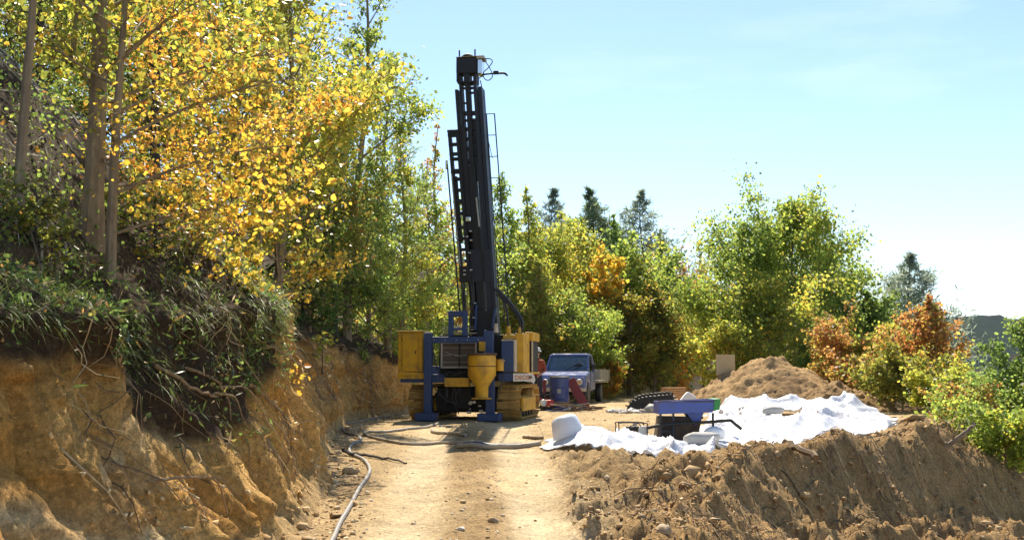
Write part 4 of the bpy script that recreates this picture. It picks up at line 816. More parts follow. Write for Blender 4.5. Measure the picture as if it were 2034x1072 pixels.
# crawler tracks, every shoe a piece
def crawler(x0, x1):
    root = bpy.data.objects.new('crawler_track', None); COL.objects.link(root); root.parent = rig
    zc = .385; r = .325; y0 = .16+r; y1 = 2.95-r; n = 34
    per = 2*(y1-y0)+2*math.pi*r
    sh = MB().box(x0, x1, -.082, .082, 0, .022).box(x0, x1, -.078, -.058, .0221, .062).box(x0+.02, x1-.02, .03, .045, .0221, .045).mesh('track_shoe', M['trackshoe'])
    bmod = None
    for i in range(n):
        s = per*i/n; f = y1-y0
        if s < f: yy, zz, a = y0+s, zc+r, 0
        elif s < f+math.pi*r: th = (s-f)/r; yy, zz, a = y1+r*math.sin(th), zc+r*math.cos(th), -th
        elif s < 2*f+math.pi*r: yy, zz, a = y1-(s-f-math.pi*r), zc-r, -math.pi
        else: th = (s-2*f-math.pi*r)/r; yy, zz, a = y0-r*math.sin(th), zc-r*math.cos(th), -math.pi-th
        link('track_shoe', sh, root, (random.uniform(-.004, .004), yy, zz), (a, 0, 0))
    xm = (x0+x1)/2
    MB().box(xm-.13, xm+.13, y0+.02, y1-.02, zc-.17, zc+.13).build('track_frame', M['yellow'], root, .02)
    MB().box(x1-.09, x1-.02, y0+.25, y1-.1, zc-.2, zc+.10).build('side_plate', M['yellow'], root, .015)
    for yy in (y0, y1): MB().lathe([(.02, -.16), (.25, -.16), (.29, -.06), (.29, .06), (.25, .16), (.02, .16)], (xm, yy, zc), 20, 'x').build('idler_wheel', M['trackshoe'], root)
    for k in range(5): MB().lathe([(.02, -.19), (.10, -.19), (.11, 0), (.10, .19), (.02, .19)], (xm, y0+.3+k*(y1-y0-.6)/4, zc-.215), 14, 'x').build('roller', M['dark'], root)
    return root
a = L(807, 835).x; crawler(a, a+.52); b = L(1031, 835).x; crawler(b-.52, b)
# undercarriage and main frame
mb = MB().box(-.80, .66, .5, 2.6, .34, .62); mb.box(-.95, .85, 1.0, 1.35, .40, .58).build('undercarriage', M['dark'], rig, .015)
rp('front_sill', 'blue', [(795, 884, 743, 759, .02, .16)]); rp('front_sill', 'blue', [(990, 1020, 741, 757, .02, .2)])
MB().box(-1.40, 1.05, .25, 3.0, .86, 1.0).build('deck', M['dark'], rig, .01)
# jacks
for x0, x1, q0, q1, top in ((841, 857, 824, 864, 660), (964, 981, 948, 993, 700)):
    j = rp('jack_leg', 'blue', [(x0, x1, top, 823, -.12, .03)], .008)
    pd = L(q0, 838, -.28), L(q1, 820, -.28)
    MB().box(pd[0].x, pd[1].x, -.34, .06, .0, .17).build('foot_pad', M['blue'], j, .02)
    c = L((x0+x1)/2, 800, -.05); MB().lathe([(.045, -.05), (.045, .16)], (c.x, -.045, .17), 14).build('piston_rod', M['shiny'], j, 0, True)
rp('cross_beam', 'blue', [(857.3, 960, 668, 681, -.10, .02)], .006)
rp('right_column', 'blue', [(960.2, 979, 656, 702, -.10, .05)], .006)
rp('left_bracket', 'blue', [(841, 872, 727, 743, -.09, .0)], .004)
rp('portal', 'blue', [(890, 900, 617, 667, -.03, .05), (918, 928, 617, 667, -.03, .05), (900.2, 917.8, 617, 629, -.028, .048), (900.2, 917.8, 650, 656, -.02, .03)], .004)
# left cabinet
cab = rp('left_cabinet', 'yellow', [(790, 840, 660, 738, .02, .78)], .01)
rp('cabinet_plinth', 'yellow', [(789, 843, 739, 752, -.02, .8)], .006, cab)
rp('cabinet_lid', 'yellow', [(788, 841, 656, 659.5, 0, .8)], .004, cab)
rp('door_panel', 'yellow', [(799, 828, 663, 736, -.012, .018)], .004, cab)
rp('corner_post', 'yellow', [(832, 839, 661, 737, -.02, .016)], .003, cab)
rp('hinge', 'black', [(797.6, 798.6, 672, 676, -.016, .01), (797.6, 798.6, 722, 726, -.016, .01)], 0, cab)
rp('latch', 'black', [(824, 826, 696, 702, -.03, -.012)], 0, cab)
# cooler with fins
co = rp('cooler', 'grille', [(877, 945, 681, 728, .42, .56)], 0)
rp('cooler_frame', 'beige', [(875, 879, 680, 731, .36, .41), (943, 947, 680, 731, .36, .41), (879.1, 942.9, 727, 731, .36, .41), (879.1, 942.9, 679, 682, .36, .41)], .003, co)
for k in range(9):
    yy = 685+k*4.8; rp('fin', 'beige' if k % 3 == 1 else 'grille', [(879.5, 942.5, yy, yy+1.1, .385, .40)], 0, co)
rp('fin_strut', 'dark', [(911, 914, 682, 727, .382, .402)], 0, co)
rp('upper_fins', 'beige', [(876, 946, 660, 662.5, .45, .8), (876, 946, 653, 655, .5, .8), (876, 946, 648, 649.5, .55, .8)], 0, co)
rp('engine_housing', 'dark', [(872, 1000, 664, 745, .57, 1.6)], .02)
rp('machinery_block', 'dark', [(868, 990, 768, 818, .55, 1.4), (905, 935, 770, 812, .3, .8)], .03)
rp('winch_tray', 'yellow', [(883, 931, 750, 767.5, -.15, .05)], .006)
mb = MB()
for k in range(6):
    q0 = L(880+k*7, 748+random.uniform(-4, 2), -.05); q1 = L(905+k*6, 744+random.uniform(-8, 4), .1); mb.tube(smooth_pts([q0, (q0+q1)/2+Vector((0, -.1, .06)), q1], 5), .014, 6)
mb.build('hose_bundle', M['rubber'], rig)
mb = MB()
for k in range(9):
    x0 = random.uniform(878, 945); q0 = L(x0, 768, -.02); q1 = L(x0+random.uniform(-12, 12), random.uniform(795, 822), .05); mb.tube(smooth_pts([q0, (q0+q1)/2+Vector((random.uniform(-.1, .1), -.08, 0)), q1], 5), .013, 6)
mb.build('hanging_hoses', M['rubber'], rig)
mb = MB()
for k in range(9):
    q = L(random.uniform(930, 958), random.uniform(795, 822), .0); r = random.uniform(.02, .05); mb.box(q.x-r, q.x+r, .0, .12, q.z-r*.7, q.z+r*.7)
mb.build('coupling_block', M['steel'], rig, .01)
# hopper
hx = L(957, 760, -.35); z = lambda py: L(957, py, -.35).z; wpx = lambda w_: w_/2/89.6
hp = MB().lathe([(wpx(46), z(703)), (wpx(53), z(703.5)), (wpx(55), z(712)), (wpx(55), z(745)), (wpx(26), z(768)), (wpx(25), z(789)), (wpx(18), z(789.5))], (hx.x, -.35, 0), 28).build('hopper', M['yellow'], rig, 0, True)
MB().lathe([(wpx(50), z(706)), (wpx(59), z(705.5)), (wpx(59), z(701)), (wpx(50), z(700.5))], (hx.x, -.35, 0), 28).build('hopper_rim', M['rust'], hp, 0, True)
MB().box(hx.x-.19, hx.x+.19, -.53, -.17, z(792), z(789.6)).build('flange', M['yellow'], hp, .004)
MB().bar((hx.x+.1, -.2, z(735)), (hx.x+.12, .05, z(728)), .06).build('hopper_bracket', M['blue'], hp)
rp('yellow_plate', 'yellow', [(951, 964, 678, 697, -.12, -.102)], .003)
c = L(993, 725, -.1); MB().lathe([(.02, -.12), (.085, -.12), (.085, .10), (.10, .10), (.10, .13), (.02, .13)], (c.x, -.1, c.z), 18).build('filter_can', M['yellow'], rig, 0, True)
c = L(1001, 716, -.1); MB().lathe([(.0, -.02), (.035, -.02), (.035, .02), (.0, .02)], (c.x, -.17, c.z), 14, 'y').build('lamp', M['shiny'], rig)
# right-hand panels and cabinet
rp('control_panel', 'blue', [(996, 1020, 677, 738, .02, .3)], .006)
rp('panel_trim', 'beige', [(1020.3, 1023.5, 674, 738, .03, .28), (996, 1020, 674, 676.6, .03, .28)], .003)
rc = rp('right_cabinet', 'yellow', [(1024, 1040, 661, 739, .3, 1.15)], .01)
rp('cabinet_top', 'yellow', [(999, 1041, 664, 672, .32, 1.1)], .006, rc)
rp('side_box', 'yellow', [(1043, 1057, 659, 676, 1.16, 2.3), (1043, 1057, 738, 742, 1.16, 2.3)], .006, rc)
rp('louvre_panel', 'black', [(1043.5, 1055, 677, 738, 1.2, 2.25)], .004, rc)
rp('corner_rail', 'beige', [(1055.5, 1058, 677, 738, 1.18, 1.24)], .003, rc)
for k in range(7): rp('louvre', 'dark', [(1044, 1054.5, 682+k*8, 684+k*8, 1.17, 1.2)], 0, rc)
rp('grab_handle', 'shiny', [(1000, 1018, 671.2, 672.6, -.0, .02)], 0)
for (px, py, r_, ly, mt) in ((985, 650, .09, .1, 'beige'), (1010, 655, .10, .5, 'yellow'), (1032, 657, .06, .5, 'yellow')):
    c = L(px, py+10, ly); MB().lathe([(.02, -.1), (r_*.7, -.1), (r_*.55, .03), (r_*.45, .09), (.02, .1)], (c.x, ly, c.z+.1), 14).build('valve_cap', M[mt], rig, 0, True)
# name plate with worn lettering
pl = MB(); A = L(1019.5, 757, -.02); B = L(1062, 741, -.02)
zt, zb = B.z, A.z; ww = B.x-A.x; pr = [(A.x, zb), (A.x+ww*.5, zb+.005), (A.x+ww*.86, zb-.015), (B.x-.02, zb-.05), (B.x+.015, zb+.03), (B.x-.005, zb+.12), (B.x-.05, zt), (A.x, zt)]
plate = pl.prism(pr, -.035, -.02).build('name_plate', M['white'], rig, .003)
def text(s, x, zc, size, mat, parent, y=-.0385):
    c = bpy.data.curves.new('lettering', 'FONT'); c.body = s; c.size = size; c.extrude = .001; c.offset = .002
    t = bpy.data.objects.new('tmp', c); COL.objects.link(t); dg = bpy.context.evaluated_depsgraph_get(); me = bpy.data.meshes.new_from_object(t.evaluated_get(dg)); bpy.data.objects.remove(t)
    me.materials.clear(); me.materials.append(M[mat]); o = link('lettering', me, parent, (x, y, zc), (R(90), 0, 0)); return o
text('DECO', A.x+.04, zb+.045, .125, 'orange', plate); text('4R', A.x+.335, zb+.06, .085, 'dark', plate)
for k in range(6):
    q = L(799.5+k*5.4, 741.5, -.02); MB().lathe([(0, -.012), (.010, -.010), (.012, 0), (0, 0)], (q.x, -.02, q.z-.05), 8, 'y').build('bolt', M['dark'], cab)
for k in range(5):
    for px in (859.5, 957): 
        q = L(862+k*22, 674.5, -.10); 
    MB().lathe([(0, -.014), (.013, -.012), (.015, 0), (0, 0)], (q.x, -.1, q.z), 8, 'y').build('bolt', M['steel'], rig)
MB().lathe([(wpx(55.6), z(728)), (wpx(55.9), z(727.6)), (wpx(55.9), z(726.6)), (wpx(55.6), z(726.2))], (hx.x, -.35, 0), 28).build('weld_seam', M['rust'], hp, 0, True)
for (x0, y0_, x1, y1_) in ((884, 700, 960, 706), (860, 690, 876, 742), (936, 735, 990, 745), (1000, 742, 985, 800), (860, 765, 905, 800)):
    a_ = L(x0, y0_, -.06); b_ = L(x1, y1_, -.06); MB().tube(smooth_pts([a_, (a_*2+b_)/3+Vector((0, -.05, -.06)), (a_+b_*2)/3+Vector((0, -.06, -.08)), b_], 5), .012, 6).build('hydraulic_line', M['rubber'], rig, 0, True)
# ---- mast
MY = .62
def mbar(mb, p0, p1, wpx_, y0, y1):
    a = L(*p0, y0); b = L(*p1, y0); hw = wpx_/2/F*24.8
    V = []
    for p in (a, b):
        for yy in (y0, y1):
            for s in (-1, 1): V.append((p.x+s*hw, yy, p.z))
    return mb.add(V, [(0, 1, 3, 2), (4, 6, 7, 5), (0, 4, 5, 1), (2, 3, 7, 6), (0, 2, 6, 4), (1, 5, 7, 3)])
def lx(t, x_top, x_bot): return x_top+(x_bot-x_top)*t
# outer mast section (lower, wider)
om = MB(); mbar(om, (906.5, 178), (942.5, 690), 6.5, MY, MY+.34); om.build('mast_rail', M['black'], rig)
om = MB(); mbar(om, (944, 178), (979, 690), 8, MY, MY+.34); om.build('mast_rail', M['blackb'], rig)
om = MB(); mbar(om, (930, 330), (956, 690), 30, MY+.20, MY+.34); om.build('mast_web', M['black'], rig)
om = MB(); mbar(om, (953, 172), (985, 660), 7, MY+.02, MY+.40); om.build('mast_side_channel', M['blackb'], rig)
# inner section with the slots
im = MB(); mbar(im, (913, 150), (920, 250), 5.5, MY-.02, MY+.22); mbar(im, (919, 250), (934, 460), 9, MY-.02, MY+.22); im.build('inner_rail', M['black'], rig)
im = MB(); mbar(im, (927, 150), (937, 330), 9, MY-.01, MY+.18); mbar(im, (937, 330), (957, 640), 14, MY-.01, MY+.18); im.build('inner_spine', M['black'], rig)
im = MB(); mbar(im, (942, 150), (952, 330), 5.5, MY-.02, MY+.22); mbar(im, (951, 330), (973, 640), 8, MY-.02, MY+.22); im.build('inner_rail', M['blackb'], rig)
for py, hh in ((163, 5), (172, 6), (182, 4), (203, 3), (220, 12), (236, 6), (252, 10), (272, 9), (292, 10), (315, 14), (340, 18)):
    t = (py-150)/180; xl = lx(t, 911, 924); xr = lx(t, 944, 956)
    xs_ = (xl, xr) if py in (163, 172, 220, 340) else ((xl, lx(t, 927, 938)) if py in (203, 252, 292) else (lx(t, 927, 938), xr))
    if py > 215: xs_ = (xl+1, xr)
    rp('cross_plate', 'black', [(xs_[0]+1, xs_[1], py, py+hh*.7, MY+.03, MY+.16)], 0)
for k in range(5):
    py = 235+k*25; t = (py-150)/180; c0 = lx(t, 930, 940)
    rp('slot_cover', 'black', [(c0, c0+15, py, py+24, MY+.05, MY+.15)], 0)
rp('mast_foot', 'black', [(946, 984, 655, 690, MY-.1, MY+.4)], .01)
om = MB(); mbar(om, (959, 615), (964, 668), 40, MY-.06, MY+.28); om.build('feed_carriage', M['black'], rig, .01)
om = MB(); mbar(om, (954, 495), (957, 560), 44, MY-.03, MY+.0); om.build('carriage_plate', M['blackb'], rig, .01)
om = MB(); mbar(om, (946, 392), (952, 450), 3, MY-.06, MY-.035); om.build('feed_chain', M['steel'], rig)
om = MB(); mbar(om, (953, 452), (962, 560), 3, MY-.06, MY-.035); om.build('feed_cable', M['black'], rig)
om = MB(); mbar(om, (984, 612), (977, 652), 4, MY-.16, MY-.10); om.build('blue_strut', M['blue'], rig)
om = MB(); mbar(om, (946, 605), (944, 655), 4, MY-.16, MY-.10); om.build('blue_strut', M['blue'], rig)
# crown block
hd = rp('crown_block', 'black', [(906, 946, 114, 146, MY-.06, MY+.3)], .01)
rp('crown_legs', 'black', [(906.5, 910.5, 146, 162, MY-.05, MY+.29), (921, 932, 146, 162, MY-.05, MY+.29), (943, 946, 146, 162, MY-.05, MY+.29), (908, 946, 160, 165, MY-.045, MY+.28)], 0, hd)
rp('crown_cap', 'beige', [(905, 948, 111, 113.7, MY-.08, MY+.32)], .004, hd)
c = L(927, 112, MY); MB().lathe([(.0, -.05), (.17, -.05), (.19, -.02), (.19, .02), (.17, .05), (.0, .05)], (c.x, MY+.1, c.z-.10), 24, 'y').build('sheave', M['dark'], hd, 0, True)
rp('guide_pin', 'black', [(911, 913.5, 100, 112, MY, MY+.03), (942, 944.5, 98, 112, MY, MY+.03)], 0, hd)
rp('side_drum', 'shiny', [(947.5, 957, 117, 147, MY-.02, MY+.3)], .02, hd)
rp('side_drum_cap', 'beige', [(946.5, 961, 110, 116.5, MY-.04, MY+.3)], .004, hd)
mb = MB(); mb.tube(smooth_pts([L(957, 149, MY), L(972, 147, MY), L(990, 146, MY), L(1002, 146, MY), L(1008, 151, MY)], 5), [.02]*10+[.026]*8+[.02]*3, 8); mb.build('spill_arm', M['black'], hd)
c = L(985, 145.5, MY); MB().box(c.x-.06, c.x+.06, MY-.03, MY+.03, c.z-.03, c.z+.05).build('arm_clamp', M['black'], hd, .008)
MB().tube(smooth_pts([L(958, 118, MY), L(972, 117, MY), L(978, 123, MY), L(970, 135, MY), L(960, 145, MY), L(962, 156, MY), L(970, 160, MY), L(978, 153, MY), L(976, 142, MY), L(968, 128, MY), L(960, 119, MY)], 6), .011, 6).build('hose_loop', M['rubber'], hd)
MB().tube(smooth_pts([L(950, 158, MY), L(956, 152, MY), L(962, 146, MY)], 4), .009, 6).build('short_hose', M['rubber'], hd)
MB().tube(smooth_pts([L(954, 160, MY+.1), L(960, 190, MY+.2), L(963, 225, MY+.3)], 5), .012, 6).build('short_hose', M['rubber'], hd)
# pipe rack beside the mast
pr_ = MB(); mbar(pr_, (891.5, 262), (915.5, 545), 5.5, MY-.05, MY+.12); pr = pr_.build('pipe_rack', M['black'], rig)
pr_ = MB(); mbar(pr_, (907.5, 262), (931.5, 545), 6, MY-.05, MY+.12); pr_.build('rack_rail', M['black'], pr)
for py in (262, 283, 302, 312, 335, 352, 374, 395, 420, 448, 470, 492, 515, 538):
    t = (py-262)/283; rp('rack_plate', 'black', [(lx(t, 889, 913), lx(t, 911, 935), py, py+(9 if py in (262, 335, 395, 538) else 6), MY-.04, MY+.1)], 0, pr)
pr_ = MB(); mbar(pr_, (904, 350), (915, 480), 6, MY, MY+.1); pr_.build('rack_web', M['black'], pr)
pr_ = MB(); mbar(pr_, (888, 325), (913, 618), 2.6, MY-.08, MY-.05); pr_.build('guide_rod', M['black'], pr)
pr_ = MB(); mbar(pr_, (897, 345), (917, 560), 1.6, MY-.07, MY-.05); pr_.build('guide_rod', M['steel'], pr)
rp('rack_cap', 'black', [(888, 913, 257, 263, MY-.06, MY+.13)], .004, pr)
rp('top_roller', 'shiny', [(884.5, 889.5, 318, 336, MY-.08, MY-.04)], .012, pr)
rp('clamp', 'shiny', [(898, 905, 429, 437, MY-.14, MY-.09), (924, 935, 430, 440, MY-.14, MY-.09)], .018, pr)
for (px, py) in ((935, 459), (928, 470), (936, 477), (908, 473), (933, 502), (910, 521), (921, 519), (923, 537), (936, 536), (923, 545), (944, 602), (941, 631)):
    c = L(px, py, MY-.12); MB().lathe([(.0, -.03), (.022, -.03), (.022, .03), (.0, .03)], (c.x, MY-.12, c.z), 10, 'x').build('fitting', M['shiny'], pr, 0, True)
rp('valve_block', 'black', [(912, 936, 528, 560, MY-.1, MY+.1)], .008, pr)
for (x0, x1, x2) in ((917, 919, 921), (922, 923, 926), (934, 938, 934), (939, 941, 938)):
    MB().tube(smooth_pts([L(x0, 556, MY-.05), L(x1, 590, MY-.07), L(x2, 640, MY-.03), L(x2, 664, MY)], 6), .024, 8).build('feed_hose', M['rubber'], pr, 0, True)
# ladder
lad = MB(); mbar(lad, (966, 226), (993, 607), 1.7, MY+.36, MY+.385); ld = lad.build('ladder', M['black'], rig)
lad = MB(); mbar(lad, (982, 226), (1010, 607), 2.2, MY+.36, MY+.385); lad.build('ladder_rail', M['black'], ld)
for k in range(10):
    t = k/9; py = 226+381*t; rp('rung', 'black' if k < 4 else 'steel', [(lx(t, 966, 993), lx(t, 983, 1010), py-.9, py+.9, MY+.36, MY+.385)], 0, ld)
lad = MB(); mbar(lad, (968, 270), (978, 315), 1.2, MY+.38, MY+.39); lad.build('ladder_brace', M['black'], ld)
# big hydraulic hoses
for dx_, r_ in ((0, .034), (-5, .030)):
    MB().tube(smooth_pts([L(986+dx_, 572, MY), L(1004+dx_, 590, MY), L(1022+dx_, 612, MY), L(1036+dx_, 634, MY), L(1038+dx_, 650, MY), L(1029+dx_, 662, MY), L(1020+dx_, 668, MY)], 6), r_, 8).build('hydraulic_hose', M['rubber'], rig, 0, True)
MB().tube(smooth_pts([L(986, 585, MY), L(1001, 595, MY), L(1007, 620, MY), L(1010, 648, MY)], 6), .022, 8).build('hydraulic_hose', M['rubber'], rig, 0, True)
MB().tube(smooth_pts([L(985, 583, MY), L(1000, 600, MY), L(1001, 640, MY)], 6), .016, 8).build('hydraulic_hose', M['rubber'], rig, 0, True)

# ------------------------------------------------------------------ pickup truck
def truck():
    Y0 = 36.5; p = at(1117, 740, Y0); z0 = Hs(p.x, Y0)
    t = empty('pickup_truck', (p.x, Y0, z0), -R(13), 'blue pickup truck with grey drop-side bed facing the camera', 'truck')
    hw = .79
    # lower body: hood, cowl, cab sides (side profile swept across with rounded edges)
    prof = [(0.02, .42), (-.02, .62), (.02, .86), (.12, .97), (.45, 1.03), (.86, 1.09), (1.0, 1.10), (2.02, 1.10), (2.05, .95), (2.05, .45), (1.1, .40), (1.0, .40), (.97, .55), (.85, .70), (.62, .75), (.40, .70), (.27, .55), (.25, .40)]
    body = MB().prism(prof, -hw, hw, 'x').build('body', M['truckblue'], t, .05)
    # greenhouse pillars and roof
    rf = MB().add([(x*.68, y, zz) for x, y, zz in ((-1, 1.36, 1.62), (1, 1.36, 1.62), (-1, 2.0, 1.64), (1, 2.0, 1.64), (-.93, 1.42, 1.71), (.93, 1.42, 1.71), (-.93, 1.96, 1.72), (.93, 1.96, 1.72))], [(0, 2, 3, 1), (4, 5, 7, 6), (0, 1, 5, 4), (2, 6, 7, 3), (0, 4, 6, 2), (1, 3, 7, 5)]).build('roof', M['truckblue'], t, .03)
    for s in (-1, 1):
        MB().bar((s*.74, .92, 1.09), (s*.655, 1.38, 1.66), .06, .07).build('windscreen_pillar', M['truckblue'], t, .01)
        MB().bar((s*.765, 2.0, 1.08), (s*.66, 1.98, 1.66), .08, .09).build('rear_pillar', M['truckblue'], t, .01)
        MB().add([(s*.765, 1.02, 1.10), (s*.765, 1.95, 1.10), (s*.675, 1.93, 1.62), (s*.675, 1.42, 1.62), (s*.755, 1.02, 1.10), (s*.755, 1.95, 1.10), (s*.665, 1.93, 1.62), (s*.665, 1.42, 1.62)], [(0, 1, 2, 3), (7, 6, 5, 4), (0, 4, 5, 1), (1, 5, 6, 2), (2, 6, 7, 3), (3, 7, 4, 0)]).build('side_window', M['glass'], t)
        MB().bar((s*.80, 1.02, 1.12), (s*.92, 1.02, 1.20), .02).box(s*.92-.06, s*.92+.06, .98, 1.04, 1.16, 1.36).build('mirror', M['dark'], t, .012)
        MB().box(s*.92-.05, s*.92+.05, 1.041, 1.046, 1.18, 1.34).build('mirror_glass', M['shiny'], t)
        hl = MB().lathe([(.0, -.04), (.085, -.04), (.10, -.02), (.10, .03), (.0, .03)], (s*.58, -.02, .74), 20, 'y').build('headlight', M['white'], t, 0, True)
        MB().lathe([(.0, -.012), (.075, -.012), (.075, 0), (.0, 0)], (s*.58, -.061, .74), 20, 'y').build('lens', M['shiny'], hl)
        MB().box(s*.80-.008, s*.80+.008, 1.03, 2.0, .47, 1.07).build('door', M['truckblue'], t, .01)
        for yy in (.62, 3.55):
            wx = s*.70; wh = MB().lathe([(.20, -.10), (.31, -.10), (.335, -.07), (.335, .07), (.31, .10), (.20, .10)], (wx, yy, .335), 24, 'x').build('wheel', M['rubber'], t, 0, True)
            MB().lathe([(.0, -.06), (.05, -.085), (.12, -.05), (.20, -.08), (.20, .08), (.12, .05), (.05, .085), (.0, .06)], (wx, yy, .335), 20, 'x').build('rim', M['steel'], wh, 0, True)
    MB().add([(-.70, .96, 1.10), (.70, .96, 1.10), (.62, 1.39, 1.63), (-.62, 1.39, 1.63), (-.70, .968, 1.09), (.70, .968, 1.09), (.62, 1.40, 1.62), (-.62, 1.40, 1.62)], [(0, 1, 2, 3), (7, 6, 5, 4), (0, 4, 5, 1), (1, 5, 6, 2), (2, 6, 7, 3), (3, 7, 4, 0)]).build('windscreen', M['glass'], t)
    MB().box(-.70, .70, 1.97, 2.03, 1.09, 1.22).box(-.66, .66, 1.97, 2.03, 1.56, 1.64).build('rear_wall', M['truckblue'], t, .005)
    MB().box(-.66, .66, 1.995, 2.003, 1.22, 1.56).build('rear_window', M['glass'], t)
    for s in (-.36, .36): MB().box(s-.22, s+.22, 1.55, 1.66, .95, 1.28).box(s-.22, s+.22, 1.15, 1.6, .85, .97).build('seat', M['dark'], t, .03)
    MB().lathe([(.17, -.012), (.185, 0), (.17, .012), (.155, 0)], (.36, 1.12, 1.18), 20, 'y').build('steering_wheel', M['dark'], t)
    MB().box(-.62, .62, .95, 1.12, 1.02, 1.105).build('dashboard', M['dark'], t, .02)
    MB().box(-.46, .46, -.035, .0, .66, .82).build('grille', M['black'], t, .006)
    for k in range(4): MB().box(-.45, .45, -.045, -.036, .675+k*.036, .687+k*.036).build('grille_bar', M['steel'], t)
    MB().box(-.80, .80, -.12, -.02, .42, .56).build('bumper', M['steel'], t, .02)
    for s in (-1, 1): MB().bar((s*.12, .93, 1.115), (s*.12+.35, 1.12, 1.30), .014).build('wiper', M['black'], t)
    MB().box(-.38, .38, .9, 4.5, .30, .42).build('chassis', M['dark'], t, .01)
    MB().box(-.92, .92, 2.12, 4.62, .70, .78).build('bed_floor', M['bedgrey'], t, .008)
    for s in (-1, 1):
        sd_ = MB().box(s*.935-.018, s*.935+.018, 2.12, 4.62, .785, 1.16).build('drop_side', M['bedgrey'], t, .006)
        for k in range(4): MB().box(s*.962-.008, s*.962+.008, 2.3+k*.68, 2.36+k*.68, .79, 1.15).build('stake', M['bedgrey'], sd_)
    MB().box(-.9, .9, 2.10, 2.135, .785, 1.16).build('headboard', M['bedgrey'], t, .005)
    MB().box(-.9, .9, 4.60, 4.635, .785, 1.16).build('tailboard', M['bedgrey'], t, .005)
    mb = MB()
    for k in range(7): mb.box(-.66+k*.22-.012, -.66+k*.22+.012, 2.10, 2.13, 1.162, 1.58)
    mb.box(-.70, .70, 2.09, 2.14, 1.582, 1.62).build('headboard_rack', M['bedgrey'], t)
truck()

# ------------------------------------------------------------------ things around the barrel
p = at(1111, 740, 31); bz = Hs(p.x, 31)
ba = empty('oil_drum', (p.x, 31, bz), 0, 'dark blue steel drum standing in front of the truck', 'drum')
MB().lathe([(.0, .0), (.268, .0), (.283, .012), (.270, .03), (.272, .29), (.288, .305), (.272, .32), (.272, .60), (.288, .615), (.272, .63), (.270, .90), (.283, .915), (.270, .93), (.25, .93), (.245, .86), (.0, .86)], (0, 0, 0), 32).build('shell', M['barrel'], ba, 0, True)
MB().lathe([(.262, .928), (.286, .925), (.290, .94), (.286, .955), (.262, .952)], (0, 0, 0), 32).build('rim', M['steel'], ba, 0, True)
MB().box(-.07, .03, -.2745, -.268, .48, .60).build('stain', M['bedgrey'], ba)
def leaning(name, a, b, wx, wy, mat, label, cat, up=(0, 1, 0), group=None, bevel=.004):
    o = MB().bar(Vector((0, 0, 0)), Vector(b)-Vector(a), wx, wy, up).build(name, M[mat], None, bevel); o.location = a; tag(o, label, cat, group); return o
a = at(1165, 810, 30.6); a.z = Hs(a.x, 30.6)+.03; b = at(1133, 753, 31.35); ch = leaning('steel_channel', a, b, .26, .03, 'red', 'red steel plate leaning against the right side of the drum', 'plate')
MB().bar((.125, 0, .0), Vector((.125, 0, 0))+(b-a), .02, .07).build('flange', M['red'], ch)
a = at(1083, 808, 31.2); a.z = Hs(a.x, 31.2); b = at(1081, 755, 31.5); leaning('steel_post', a, b, .09, .06, 'red', 'red upright post left of the blue drum', 'post')
p = at(1090, 797, 30.5); p.z = Hs(p.x, 30.5)
pu = empty('pump_unit', p, R(20), 'small red and white motor unit beside the drum', 'motor')
MB().box(-.16, .12, -.1, .1, .12, .30).build('housing', M['brightred'], pu, .03)
MB().lathe([(.0, -.08), (.09, -.08), (.10, 0), (.09, .08), (.0, .08)], (-.17, -.02, .22), 16, 'y').build('motor_cover', M['white'], pu, 0, True)
MB().tube(smooth_pts([(.1, 0, .28), (.18, 0, .42), (.05, 0, .46), (-.12, 0, .40), (-.14, 0, .28)], 5), .014, 6).build('handle', M['black'], pu)
MB().box(-.2, .16, -.12, .12, 0.0, .11).build('base', M['dark'], pu, .01)
p = at(1072, 812, 30.8); p.z = Hs(p.x, 30.8)
cl = empty('tool_heap', p, 0, 'tangle of pale tools and cloths at the feet of the worker', 'tools')
for k in range(7):
    q = Vector((random.uniform(-.18, .18), random.uniform(-.15, .15), .04+.06*k))
    MB().tube(smooth_pts([q, q+Vector((random.uniform(-.15, .15), .05, .12)), q+Vector((random.uniform(-.25, .25), 0, .02))], 4), random.uniform(.02, .045), 7).build('tool', M[random.choice(['rag', 'dark', 'dark', 'sackgrey', 'red'])], cl, 0, True)
# heap of sticks and rods
def stick_heap(name, px, py, Y, n, ln, w_, hgt, label, mats, seed):
    rnd = random.Random(seed); p = at(px, py, Y); p.z = Hs(p.x, Y); o = empty(name, p, 0, label, 'stick heap')
    for k in range(n):
        f = k/n; z = hgt*f*.9+.02; c = Vector((rnd.gauss(0, w_*.35*(1-f*.6)), rnd.gauss(0, .18), z)); az = rnd.gauss(.25, .5); l_ = ln*rnd.uniform(.5, 1.1)*(1-.3*f)
        d = Vector((math.cos(az), math.sin(az)*.5, rnd.gauss(0, .14)))*l_/2
        if c.z-abs(d.z) < .01: d.z *= .2
        r = rnd.uniform(.010, .024); MB().tube([c-d, c+Vector((0, 0, rnd.uniform(-.02, .03))), c+d], [r, r, r*.7], 6).build('stick', M[rnd.choice(mats)], o, 0, True)
    return o
stick_heap('stick_heap', 1135, 818, 29.8, 34, .75, .95, .24, 'heap of sticks and rods in front of the drum', ['drywood', 'bark_dark', 'root', 'steel'], 5)
stick_heap('stick_heap', 1180, 808, 31.5, 7, .5, .6, .07, 'few dark sticks on the ground right of the truck', ['bark_dark', 'root'], 6)

